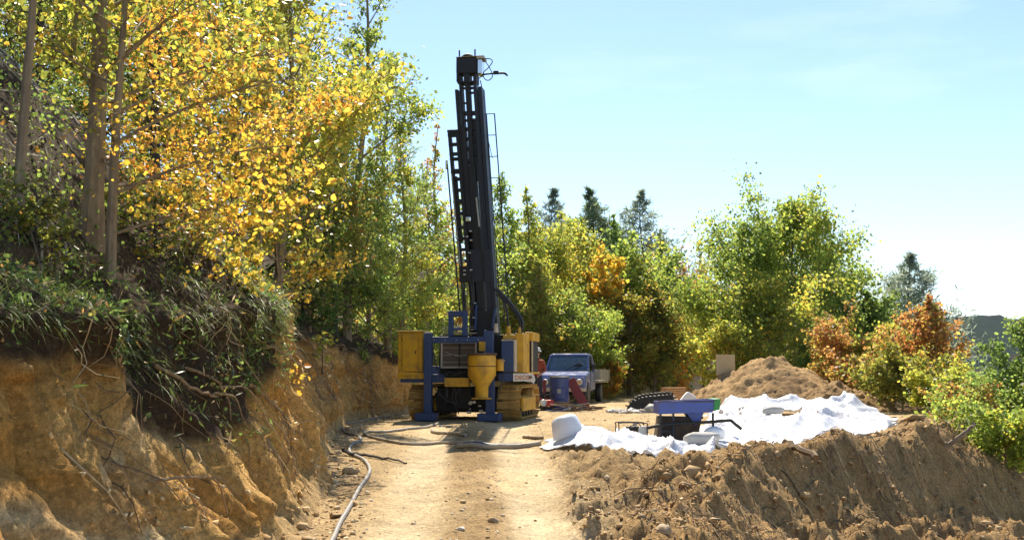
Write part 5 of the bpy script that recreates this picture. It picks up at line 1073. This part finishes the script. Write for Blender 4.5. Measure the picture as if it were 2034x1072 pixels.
# ------------------------------------------------------------------ worker
def worker():
    Y = 31.7; p = at(1067, 740, Y); p.z = Hs(p.x, Y)
    t = empty('person', p, R(-25), 'worker in white helmet and rust-red top standing behind the rig track', 'person')
    J = {'pel': (0, 0, .92, .15, .11), 'waist': (0, -.01, 1.06, .14, .10), 'chest': (0, -.02, 1.27, .17, .12), 'neck0': (0, -.01, 1.43, .075, .07), 'neck': (0, -.02, 1.49, .055, .055), 'h1': (0, -.04, 1.57, .075, .088), 'h2': (0, -.03, 1.66, .078, .095), 'h3': (0, -.025, 1.72, .06, .07),
         'sl': (-.18, -.01, 1.38, .075, .07), 'el': (-.26, -.03, 1.12, .05, .05), 'wl': (-.22, -.20, .93, .032, .036), 'pl': (-.21, -.26, .88, .02, .04),
         'sr': (.18, -.01, 1.38, .075, .07), 'er': (.28, -.05, 1.13, .05, .05), 'wr': (.22, -.25, 1.02, .032, .036), 'pr': (.20, -.32, 1.0, .02, .04),
         'hl': (-.09, 0, .86, .10, .10), 'kl': (-.11, -.03, .48, .068, .07), 'al': (-.12, .02, .09, .045, .05), 'tl': (-.14, -.15, .045, .045, .035),
         'hr': (.09, 0, .86, .10, .10), 'kr': (.12, -.05, .48, .068, .07), 'ar': (.13, .0, .09, .045, .05), 'tr': (.15, -.17, .045, .045, .035)}
    E = [('pel', 'waist'), ('waist', 'chest'), ('chest', 'neck0'), ('neck0', 'neck'), ('neck', 'h1'), ('h1', 'h2'), ('h2', 'h3'), ('chest', 'sl'), ('sl', 'el'), ('el', 'wl'), ('wl', 'pl'), ('chest', 'sr'), ('sr', 'er'), ('er', 'wr'), ('wr', 'pr'), ('pel', 'hl'), ('hl', 'kl'), ('kl', 'al'), ('al', 'tl'), ('pel', 'hr'), ('hr', 'kr'), ('kr', 'ar'), ('ar', 'tr')]
    for s, pn in ((-1, 'pl'), (1, 'pr')):
        P = Vector(J[pn][:3]); fd = Vector((0, -.8, -.45)).normalized()
        for i, (off, ln) in enumerate(((-.028, .070), (-.010, .080), (.010, .076), (.027, .060))):
            a = f'{pn}f{i}a'; b = f'{pn}f{i}b'; q = P+fd*.045+Vector((0, 0, off)); q2 = q+fd*ln*.55; q3 = q2+Vector((-s*.025, -.02, -.02))
            J[a] = (*q2, .009, .009); J[b] = (*q3, .008, .008); E += [(pn, a), (a, b)]
        th = P+Vector((-s*.03, -.03, .035)); J[pn+'t'] = (*th, .010, .010); E.append((pn, pn+'t'))
    names = list(J); me = bpy.data.meshes.new('body'); me.from_pydata([J[k][:3] for k in names], [(names.index(a), names.index(b)) for a, b in E], [])
    o = link('body', me, t); sk = o.modifiers.new('skin', 'SKIN'); sk.use_smooth_shade = True
    for i, k in enumerate(names): me.skin_vertices[0].data[i].radius = (J[k][3], J[k][4]); me.skin_vertices[0].data[i].use_root = (k == 'pel')
    sub = o.modifiers.new('sub', 'SUBSURF'); sub.levels = 1; sub.render_levels = 1
    dg = bpy.context.evaluated_depsgraph_get(); dg.update(); ev = bpy.data.meshes.new_from_object(o.evaluated_get(dg)); bpy.data.objects.remove(o)
    ev.materials.clear()
    for m in ('skin', 'shirt', 'trousers', 'boots'): ev.materials.append(M[m])
    for pl_ in ev.polygons:
        c = pl_.center; pl_.use_smooth = True
        hand = c.y < -.17 and c.z > .7 and abs(c.x) > .12 and c.z < 1.06
        pl_.material_index = 3 if c.z < .14 else 2 if c.z < .96 and not hand else 0 if c.z > 1.46 or hand else 1
    ev.name = 'body'; link('body', ev, t)
    MB().lathe([(.0, .115), (.05, .108), (.09, .085), (.115, .04), (.12, .0), (.145, -.012), (.145, -.02), (.105, -.01), (.0, -.01)], (0, -.03, 1.69), 22).build('helmet', M['white'], t, 0, True)
    MB().lathe([(.0, -.03), (.1, -.03), (.108, .03), (.0, .04)], (0, -.005, 1.665), 16).build('hair', M['hair'], t, 0, True)
    for s in (-1, 1): MB().lathe([(0, -.010), (.011, -.006), (.012, .004), (0, .008)], (s*.03, -.125, 1.625), 10, 'y').build('eye', M['white'], t, 0, True)
    MB().prism([(-.125, 1.625), (-.155, 1.575), (-.125, 1.57)], -.014, .014, 'x').build('nose', M['skin'], t, .004)
    MB().box(-.025, .025, -.124, -.112, 1.545, 1.555).build('mouth', M['red'], t, .003)
    for s in (-1, 1): MB().box(s*.085-.008, s*.085+.008, -.04, 0, 1.59, 1.65).build('ear', M['skin'], t, .006)
worker()

# ------------------------------------------------------------------ black toothed roll, planks, sack, board
def toothed_roll():
    Y = 31.0; p = at(1292, 740, Y); p.z = Hs(p.x, Y)
    t = empty('rubber_roll', p, 0, 'black toothed rubber roll lying behind the blue trough', 'rubber roll')
    s = 1/69.0; hz_ = .84; out = [(-46, 0), (-42, 10), (-34, 20), (-24, 27), (-10, 31), (6, 33), (22, 35), (36, 36), (41, 33), (43, 24), (45, 12), (46, 0)]
    pts = [Vector((a*s, 0, b*s*hz_)) for a, b in out]; sp = smooth_pts(pts, 4)
    band = MB(); n = len(sp)
    poly = [(q.x, q.z) for q in sp]
    band.prism(poly, -.28, .28).build('band', M['black'], t, .01)
    d = 0; last = sp[0]
    for q in sp[1:]:
        d += (q-last).length
        if d > .085:
            d = 0; tn = (q-last).normalized(); nr = Vector((-tn.z, 0, tn.x)); c = q+nr*.02
            MB().bar(c-Vector((0, .29, 0)), c+Vector((0, .29, 0)), .04, .11, nr).build('lug', M['black'], t, .004)
        last = q
toothed_roll()
p = at(1338, 740, 32.5); p.z = Hs(p.x, 32.5)
ps = empty('plank_stack', p, R(30), 'small stack of orange-brown planks behind the toothed roll', 'planks')
for k in range(6): MB().box(-.5+.03*k, .35+.02*k, -.12+.015*k, .10+.01*k, .30+k*.055, .345+k*.055).build('plank', M['plank'], ps, .004)
for s in (-.38, .22): MB().box(s, s+.09, -.1, .09, 0, .30).build('bearer', M['plank'], ps, .004)
p = at(1362, 740, 32.0); p.z = Hs(p.x, 32.0)
sk_ = MB().prism([(-.36, .0), (-.30, .12), (-.05, .42), (.05, .52), (.28, .36), (.32, .28), (.12, .06), (.02, .0)], -.1, .12).build('white_sack', M['rag'], None, .05); sk_.location = p; tag(sk_, 'white bag slumped at the left foot of the tall heap', 'bag')
p = at(1441, 740, 33.5); p.z = at(1441, 735, 33.5).z; g0 = Hs(p.x, 33.5)
bd = empty('board_sign', (p.x, 33.5, g0), R(4), 'plain beige board standing left of the tall heap', 'board')
MB().box(-.29, .30, -.02, .02, p.z-g0-.15, at(1441, 704, 33.5).z-g0).build('panel', M['board'], bd, .004)
for s in (-.22, .22): MB().box(s-.03, s+.03, .021, .07, -.2, p.z-g0+.2).build('post', M['drywood'], bd, .004)

# ------------------------------------------------------------------ blue trough on legs with tank, pipe and pump
TY = 19.3; TP = at(1357, 740, TY); TZ = Hs(TP.x, TY)
tr_ = empty('mud_trough', (TP.x, TY, TZ), R(3), 'blue metal trough with a green end standing on thin legs', 'trough')
def T(px, py): q = at(px, py, TY); return q.x-TP.x, q.z-TZ
def tb(mb, px0, px1, py0, py1, y0, y1): a = T(px0, py1); b = T(px1, py0); return mb.box(a[0], b[0], y0, y1, a[1], b[1])
x0, zb_ = T(1303, 821); x1, zt_ = T(1413, 794)
mb = MB()
mb.prism([(x0, zb_), (x1-.03, zb_+.03), (x1, zt_+.02), (x0, zt_-.02)], -.25, -.238); mb.build('front_wall', M['troughblue'], tr_, .003)
MB().prism([(x0, zb_), (x1-.03, zb_+.03), (x1, zt_+.02), (x0, zt_-.02)], .238, .25).build('back_wall', M['troughblue'], tr_, .003)
MB().box(x0, x0+.012, -.2375, .2375, zb_+.002, zt_-.02).build('end_wall', M['troughblue'], tr_)
MB().prism([(x0+.013, zb_), (x1-.035, zb_+.03), (x1-.035, zb_+.045), (x0+.013, zb_+.015)], -.2375, .2375).build('floor', M['troughblue'], tr_)
MB().prism([(x1-.02, zb_+.05), (x1+.09, zb_+.08), (x1+.11, zt_+.03), (x1+.002, zt_+.022)], -.26, .26).build('green_end', M['green'], tr_, .004)
MB().box(x0-.01, x1, -.26, -.2505, zt_-.03, zt_-.012).build('rim', M['rust'], tr_, .002)
a = T(1372, 822); b = T(1386, 838); MB().prism([(a[0]-.10, a[1]+.02), (a[0]+.20, a[1]+.03), (a[0]+.12, b[1]), (a[0]+.05, b[1]-.05), (a[0]+.01, b[1])], -.16, .16).build('chute', M['troughblue'], tr_, .005)
for px, yy in ((1307, -.21), (1332, -.23), (1385, .2), (1411, -.21)):
    q = T(px, 822); MB().box(q[0]-.018, q[0]+.018, yy-.018, yy+.018, -.02, q[1]+.03).build('leg', M['blackb'], tr_, .003)
for (pa, pb, yy) in (((1307, 841), (1411, 838), -.21), ((1332, 855), (1307, 855), -.21)):
    q = T(*pa); r_ = T(*pb); MB().bar((q[0], yy, q[1]), (r_[0], yy, r_[1]), .025).build('brace', M['blackb'], tr_)
tp_ = at(1340, 740, TY+.35); tz2 = Hs(tp_.x, TY+.35)
tk = empty('steel_tank', (tp_.x, TY+.05, tz2), 0, 'rusty brown tank standing under the blue trough', 'tank')
MB().prism([(-.40, .0), (.32, .0), (.40, .385), (-.34, .40)], -.17, .30).build('shell', M['rust'], tk, .012)
MB().box(-.36, .42, -.19, -.171, .36, .40).build('rim', M['dark'], tk, .004)
MB().box(-.30, -.08, -.185, -.171, .05, .26).build('hatch', M['dark'], tk, .004)
pp = [T(1275, 849), T(1310, 842), T(1350, 839), T(1400, 836), T(1440, 833), T(1448, 836), T(1465, 850)]
pi_ = MB().tube(smooth_pts([(q[0]+TP.x, TY-.32, q[1]+TZ) for q in pp], 5), .027, 10).build('steel_pipe', M['dark'], None, 0, True); tag(pi_, 'dark pipe with a bent end running across the trough legs', 'pipe')
PY = 18.9; pm = at(1255, 740, PY); pz = Hs(pm.x, PY)
pmp = empty('water_pump', (pm.x, PY, pz), R(4), 'small motor pump inside a thin tubular frame left of the trough', 'pump')
def Q(px, py): q = at(px, py, PY); return q.x-pm.x, q.z-pz
for yy in (-.16, .16):
    MB().tube(smooth_pts([(Q(1226, 878)[0], yy, .0), (Q(1226, 845)[0], yy, Q(0, 845)[1]), (Q(1229, 838)[0], yy, Q(0, 838.5)[1]), (Q(1278, 840)[0], yy, Q(0, 839)[1]), (Q(1282, 844)[0], yy, Q(0, 845)[1]), (Q(1282, 878)[0], yy, .0)], 4), .010, 7).build('frame_hoop', M['dark'], pmp, 0, True)
for px in (1226, 1282): MB().tube([(Q(px, 0)[0], -.16, .05), (Q(px, 0)[0], .16, .05)], .01, 6).build('frame_bar', M['dark'], pmp)
MB().box(Q(1238, 0)[0], Q(1272, 0)[0], -.10, .10, .03, Q(0, 852)[1]).build('motor', M['rust'], pmp, .02)
MB().lathe([(.0, -.07), (.085, -.07), (.095, 0), (.08, .06), (.0, .07)], (Q(1266, 0)[0], -.06, Q(0, 855)[1]), 18, 'y').build('pump_housing', M['sackgrey'], pmp, 0, True)
MB().box(Q(1236, 0)[0], Q(1262, 0)[0], -.08, .08, Q(0, 852)[1]+.002, Q(0, 846)[1]).build('fuel_tank', M['dark'], pmp, .015)
MB().lathe([(.0, -.02), (.03, -.02), (.03, .03), (.0, .03)], (Q(1252, 0)[0], 0, Q(0, 843)[1]), 12).build('cap', M['steel'], pmp, 0, True)
MB().tube(smooth_pts([(Q(1249, 845)[0], -.09, Q(0, 846)[1]), (Q(1256, 0)[0], -.12, Q(0, 840)[1]), (Q(1262, 0)[0], -.1, Q(0, 847)[1])], 4), .008, 6).build('lead', M['rubber'], pmp)

# ------------------------------------------------------------------ white tub, sacks
p = at(1118, 868, 18.2); p.z = Hs(p.x, 18.2)+.12
tub = empty('plastic_tub', p, R(15), 'milky plastic tub tipped over on the left end of the sheet', 'tub')
tb_ = MB().lathe([(.0, .0), (.12, .0), (.19, .03), (.228, .09), (.275, .34), (.283, .345), (.280, .355), (.265, .345), (.215, .09), (.17, .045), (.0, .03)], (0, 0, 0), 28).build('bowl', M['tarp'], tub, 0, True)
tb_.rotation_euler = (R(172), R(-16), 0); tb_.location = (0, 0, .40)
def sack(px, py, Y, lx_, ly_, lz, rz, mat, label, seed, dz=0.0):
    rnd = np.random.default_rng(seed); n = 22; m = 12
    u = np.linspace(0, math.pi, m); v = np.arange(n)*2*math.pi/n; V = []
    for a in u:
        for b in v:
            sx = math.copysign(abs(math.sin(a))**.55, 1)*math.copysign(abs(math.cos(b))**.75, math.cos(b)); sy = abs(math.sin(a))**.55*math.copysign(abs(math.sin(b))**.75, math.sin(b)); V.append((math.cos(a)*lx_/2, sx*ly_/2, sy*lz/2))
    V = np.array(V); V += .035*np.stack([noise(V[:, 0]*7+seed, V[:, 1]*7, V[:, 2]*7, 3), noise(V[:, 0]*7, V[:, 1]*7+seed, V[:, 2]*7, 4), noise(V[:, 0]*7, V[:, 1]*7, V[:, 2]*7+seed, 5)], 1)
    i = np.arange(m*n).reshape(m, n); Fq = np.stack([i[:-1], np.roll(i, -1, 1)[:-1], np.roll(i, -1, 1)[1:], i[1:]], -1).reshape(-1, 4)
    p = at(px, py, Y); z = Hs(p.x, Y)+lz*.36+dz
    o = link('sack', mesh_np('sack', V, Fq, M[mat], None, True), None, (p.x, Y, z), (0, R(-4), R(rz))); tag(o, label, 'sack', 'sacks lying on the sheet'); return o
sack(1395, 875, 18.0, .62, .26, .20, 14, 'sackgrey', 'long grey sack in front of the rusty tank', 1, .08)
sack(1500, 838, 21.5, .5, .26, .22, 10, 'sackgrey', 'grey lumpy sack beyond the bent end of the pipe', 2, .14)
sack(1535, 828, 24.0, .45, .25, .18, -10, 'sackgrey', 'small grey sack far back on the middle of the sheet', 3, .16)
sack(1590, 848, 21.0, .42, .26, .18, 30, 'sackgrey', 'grey sack half covered beside the torn hole of the sheet', 4, .12)
sack(1420, 862, 19.0, .45, .30, .22, 40, 'rag', 'white bag behind the long grey sack', 5, .06)
sack(1487, 822, 26.0, .5, .3, .15, 0, 'sackgrey', 'flat grey sack near the far edge of the sheet', 6, .12)

# ------------------------------------------------------------------ hoses, pipes, branches
def ground_line(name, pix, r, mat, label, cat, sides=8, group=None, lift=None):
    pts = []
    for px, py in pix:
        Y = 16.0
        for _ in range(40):
            q = at(px, py, Y); gz = float(H(np.array([q.x]), np.array([Y]), False)[0]); k = (q.z-gz)
            Y = max(8.0, Y+k*Y/1.3*.7)
        q = at(px, py, Y); pts.append(Vector((q.x, q.y, gz+r*.8)))
    sp = smooth_pts(pts, 7)
    for q in sp: q.z = max(q.z, Hs(q.x, q.y)+r*.75) if q.x > float(smi(q.y, YK, FOOT))-.2 else q.z
    c0 = sp[0].copy(); o = MB().tube([q-c0 for q in sp], r, sides).build(name, M[mat], None, 0, True); o.location = c0; tag(o, label, cat, group); return o
GH = 'hoses and pipes on the ground'
ground_line('hose', [(648, 1100), (664, 1068), (676, 1040), (695, 1008), (712, 975), (732, 945), (733, 930), (722, 915), (706, 907), (695, 900), (695, 890), (703, 882), (716, 877), (712, 868), (690, 862), (676, 850)], .026, 'greyhose', 'long grey hose winding along the foot of the left bank', 'hose', 10, GH)
ground_line('hose', [(690, 842), (715, 838), (745, 832), (775, 830)], .024, 'tanhose', 'short pale hose lying below the left bank recess', 'hose', 8, GH)
ground_line('hose', [(872, 842), (845, 850), (800, 855), (760, 860), (730, 860), (724, 864), (740, 870), (775, 878), (810, 883), (860, 883), (905, 881), (960, 880)], .027, 'tanhose', 'pale hose bent back on itself in front of the rig', 'hose', 8, GH)
ground_line('pipe', [(910, 889), (960, 891), (1010, 891), (1045, 889), (1072, 884)], .045, 'tanhose', 'thick muddy pipe lying across the road', 'pipe', 10, GH)
ground_line('pipe', [(920, 884), (980, 886), (1040, 885)], .03, 'rubber', 'thin dark pipe lying behind the thick muddy pipe', 'pipe', 8, GH)
ground_line('hose', [(858, 855), (862, 860), (890, 863), (925, 866)], .030, 'tanhose', 'stub of muddy hose in the shadow of the rig', 'hose', 8, GH)
ground_line('pipe', [(1080, 872), (1062, 872), (1040, 870)], .03, 'root', 'short brown rod left of the milky tub', 'rod', 8)
def branch(name, pts, r0, r1, mat, label, cat='branch', parent=None):
    sp = smooth_pts(pts, 4); c0 = sp[0].copy(); n = len(sp); o = MB().tube([q-c0+Vector((random.gauss(0, r0*.3), random.gauss(0, r0*.3), random.gauss(0, r0*.3))) for q in sp], list(np.linspace(r0, r1, n)), 6).build(name, M[mat], parent, 0, True); o.location = c0
    if label: tag(o, label, cat)
    return o
def gp(px, py, Y, dz=.02): q = at(px, py, Y); q.z = Hs(q.x, Y)+dz; return q
branch('fallen_branch', [at(680, 897, 17.0)+Vector((0, 0, .03)), gp(700, 905, 16.9, .05), gp(735, 908, 16.7), gp(770, 911, 16.4), gp(810, 916, 16.0)], .032, .012, 'bark_dark', 'dark branch sticking out across the grey hose')
branch('timber_pole', [at(1558, 877, 15.5), at(1585, 889, 15.2), at(1618, 906, 14.8)], .045, .05, 'root', 'short brown log poking over the berm onto the sheet', 'log')
branch('fallen_branch', [at(1470, 791, 30.4), at(1510, 782, 30.7), at(1552, 771, 31.2)], .022, .012, 'drywood', 'pale stick lying on the slope of the tall heap')
def stump(px, py, Y, label):
    p = at(px, py, Y); o = empty('broken_branch', p, 0, label, 'branch')
    branch('limb', [Vector((-.45, .1, -.3)), Vector((-.1, 0, -.02)), Vector((.25, .0, .22)), Vector((.38, 0, .33))], .05, .028, 'drywood', None, None, o)
    branch('limb', [Vector((-.1, 0, -.02)), Vector((-.25, -.1, .1)), Vector((-.30, -.1, .32))], .03, .01, 'drywood', None, None, o)
    branch('limb', [Vector((-.2, 0, -.08)), Vector((-.45, -.1, -.02)), Vector((-.7, -.05, .06))], .03, .012, 'drywood', None, None, o)
    branch('limb', [Vector((0, 0, .05)), Vector((.02, -.1, .2)), Vector((.1, -.1, .35))], .02, .008, 'drywood', None, None, o)
stump(1893, 880, 18.6, 'broken grey branch sticking up from the berm at the right')
# roots in the near bank
def broot(y, t, pts, r, mat='root'):
    x, yy, z = bank_point(np.array([y]), np.array([t])); p0 = Vector((x[0]-.06, yy[0], z[0])); P = [p0]
    for d in pts: P.append(P[-1]+Vector(d))
    branch('root', P, r, r*.35, mat, None, None, BANK)
broot(9.0, .74, [(.10, -.15, -.02), (.12, .25, -.10), (.10, .35, -.12), (.06, .25, -.03)], .024)
broot(9.5, .70, [(.14, .1, -.02), (.12, .25, -.1), (.04, .2, -.15), (.02, .05, -.2)], .018)
broot(9.7, .60, [(.12, 0, .02), (.12, .2, -.04), (.05, .1, -.2)], .014)
broot(9.9, .62, [(.12, .1, .02), (.16, .3, -.01), (.08, .15, -.14)], .012)
broot(11.6, .72, [(.12, .1, .02), (.15, .35, -.12), (.1, .3, -.1)], .02)
broot(11.2, .58, [(.1, .1, .0), (.18, .35, -.22), (.1, .25, -.18)], .022)
broot(7.6, .40, [(.12, .1, .0), (.16, .3, .0), (.12, .25, -.06), (.04, .1, -.25)], .016)
rr = random.Random(9)
for k in range(46):
    y = rr.uniform(6.8, 25); t = rr.uniform(.45, .97); s = rr.uniform(.5, 1.2)
    broot(y, t, [(.10*s, rr.uniform(-.1, .15), rr.uniform(-.03, .05)), (rr.uniform(.0, .12)*s, rr.uniform(-.15, .35)*s, -.14*s), (rr.uniform(-.03, .10)*s, rr.uniform(-.1, .3)*s, -.22*s), (rr.uniform(-.06, .04)*s, rr.uniform(-.1, .2)*s, -.22*s)], rr.uniform(.004, .011), rr.choice(['root', 'root', 'drywood', 'bark_dark']))
# roots and sticks in the berm and the fill slope
for k in range(95):
    y = rr.uniform(10.0, 20.5); s = rr.uniform(-.5, 2.6); x = float(smi(y, EK, EX))+s*1.25; l_ = rr.uniform(.12, .55); az = rr.gauss(-.6, .9)
    P = []
    for q in range(4):
        xx = x+math.cos(az)*l_*q/3; yy = y+math.sin(az)*l_*q/3; P.append(Vector((xx, yy, Hs(xx, yy)+(-.02, .03, .035, .01)[q]+rr.uniform(0, .03)))); az += rr.gauss(0, .35)
    branch('root', P, rr.uniform(.004, .013), .003, rr.choice(['root', 'drywood', 'root', 'bark_dark']), None, None, GROUND)
# clods and pebbles
def pebbles(name, n, sel, size, cols, label, seed, lo=(-3.2, 8.0), hi=(9, 30)):
    rng = np.random.default_rng(seed); x = rng.uniform(lo[0], hi[0], n*8); y = lo[1]+(hi[1]-lo[1])*rng.random(n*8)**1.6; k = sel(x, y, rng); x = x[k][:n]; y = y[k][:n]; n = len(x)
    z = H(x, y)
    ico = np.array([(0, 0, 1), (.894, 0, .447), (.276, .851, .447), (-.724, .526, .447), (-.724, -.526, .447), (.276, -.851, .447), (.724, .526, -.447), (-.276, .851, -.447), (-.894, 0, -.447), (-.276, -.851, -.447), (.724, -.526, -.447), (0, 0, -1)])
    fc = np.array([(0, 1, 2), (0, 2, 3), (0, 3, 4), (0, 4, 5), (0, 5, 1), (1, 6, 2), (2, 7, 3), (3, 8, 4), (4, 9, 5), (5, 10, 1), (6, 7, 2), (7, 8, 3), (8, 9, 4), (9, 10, 5), (10, 6, 1), (11, 7, 6), (11, 8, 7), (11, 9, 8), (11, 10, 9), (11, 6, 10)])
    s = size*rng.lognormal(0, .55, n); sc = np.stack([s*rng.uniform(.7, 1.3, n), s*rng.uniform(.7, 1.3, n), s*rng.uniform(.4, .8, n)], 1)
    a = rng.uniform(0, 6.28, n); jit = 1+.38*rng.normal(size=(n, 12, 1)); v = ico[None]*jit*sc[:, None]
    vx = v[..., 0]*np.cos(a)[:, None]-v[..., 1]*np.sin(a)[:, None]; vy = v[..., 0]*np.sin(a)[:, None]+v[..., 1]*np.cos(a)[:, None]
    V = np.stack([vx+x[:, None], vy+y[:, None], v[..., 2]+z[:, None]+sc[:, 2:3]*.3], -1).reshape(-1, 3); Fq = (np.arange(n)[:, None, None]*12+fc[None]).reshape(-1, 3)
    C = np.repeat(np.array(cols)[rng.choice(len(cols), n)]*(1+.2*rng.normal(size=(n, 1))), 12, 0)
    o = link(name, mesh_np(name, V, Fq, M['attr'], np.clip(C, .03, .9))); tag(o, label, 'gravel', None, 'stuff')
inroad = lambda x, y, r: (x > smi(y, YK, FOOT)-.1) & (edge_s(x, y) < .2)
pebbles('gravel', 6500, lambda x, y, r: inroad(x, y, r) & (r.random(len(x)) < np.where((np.abs(x-(-1.0-.045*(y-10))) < .33) | (np.abs(x-(.36-.037*(y-10))) < .36), .18, 1)), .008, [(.52, .38, .20), (.68, .55, .36), (.40, .27, .13), (.76, .66, .50), (.50, .35, .18)], 'pebbles and small clods strewn over the dirt road', 91)
pebbles('soil_clods', 9000, lambda x, y, r: (edge_s(x, y) > -1.2) & (edge_s(x, y) < 3) & (y > 8.5), .0135, [(.40, .255, .11), (.46, .30, .14), (.32, .20, .085), (.52, .37, .19)], 'loose brown clods on the berm and fill slope', 92, (.6, 8.2), (12, 26))
pebbles('soil_clods', 450, lambda x, y, r: (edge_s(x, y) > -.5) & (edge_s(x, y) < 2.6) & (y > 9.5), .026, [(.40, .255, .11), (.34, .21, .09), (.46, .31, .15)], 'large crumbled lumps of earth on the face of the berm', 97, (1.2, 9.5), (11, 22))
pebbles('soil_clods', 1500, lambda x, y, r: np.abs(x-smi(y, YK, FOOT)-.1) < .38, .013, [(.44, .29, .13), (.36, .22, .09), (.52, .40, .24)], 'crumbled clay along the foot of the left bank', 93, (-4.5, 8.2), (-1.2, 27))
pebbles('gravel', 420, lambda x, y, r: ((x-at(1250, 740, 29).x)/.55)**2+((y-29)/.5)**2 < 1, .045, [(.62, .58, .52), (.45, .40, .34), (.30, .25, .2), (.75, .72, .66)], 'pale gravel heap left of the blue trough', 94, (2.2, 28), (4.2, 30.5))
def stone(px, py, Y, r, mat, label, seed):
    rng = np.random.default_rng(seed); bm = bmesh.new(); bmesh.ops.create_icosphere(bm, subdivisions=3, radius=r)
    for v in bm.verts:
        c = np.array(v.co)/r; k = 1+.35*float(noise(c[0]*1.4+seed, c[1]*1.4, c[2]*1.4, 8))+.12*float(noise(c[0]*4+seed, c[1]*4, c[2]*4, 9)); v.co *= k; v.co.z *= .72
    me = bpy.data.meshes.new('stone'); bm.to_mesh(me); bm.free(); me.materials.append(M[mat]); me.polygons.foreach_set('use_smooth', np.ones(len(me.polygons), bool))
    p = gp(px, py, Y, r*.35); o = link('stone', me, None, p); tag(o, label, 'stone', 'single stones')
stone(695, 938, 15.0, .10, 'stone', 'round clay boulder at the foot of the left bank', 3)
stone(980, 1030, 11.0, .055, 'stone', 'brown stone lying in the middle strip of the road', 4)
stone(915, 1047, 10.6, .04, 'palestone', 'pale flat stone beside the left wheel track', 5)
stone(1316, 1052, 10.4, .10, 'stone', 'lump of earth at the right edge of the road', 6)

# ------------------------------------------------------------------ air
def haze():
    m = bpy.data.materials.new('haze'); m.use_nodes = True; n = m.node_tree; n.nodes.clear(); out = N(n, 'ShaderNodeOutputMaterial'); v = N(n, 'ShaderNodeVolumePrincipled')
    v.inputs['Color'].default_value = (.62, .78, 1, 1); v.inputs['Density'].default_value = HAZE; v.inputs['Anisotropy'].default_value = .0
    n.links.new(v.outputs[0], out.inputs['Volume'])
    o = MB().box(-3600, 4200, -60, 3900, -60, 180).build('haze', m); tag(o, kind='stuff'); o.visible_shadow = True
HAZE = .00006
if HAZE: haze()
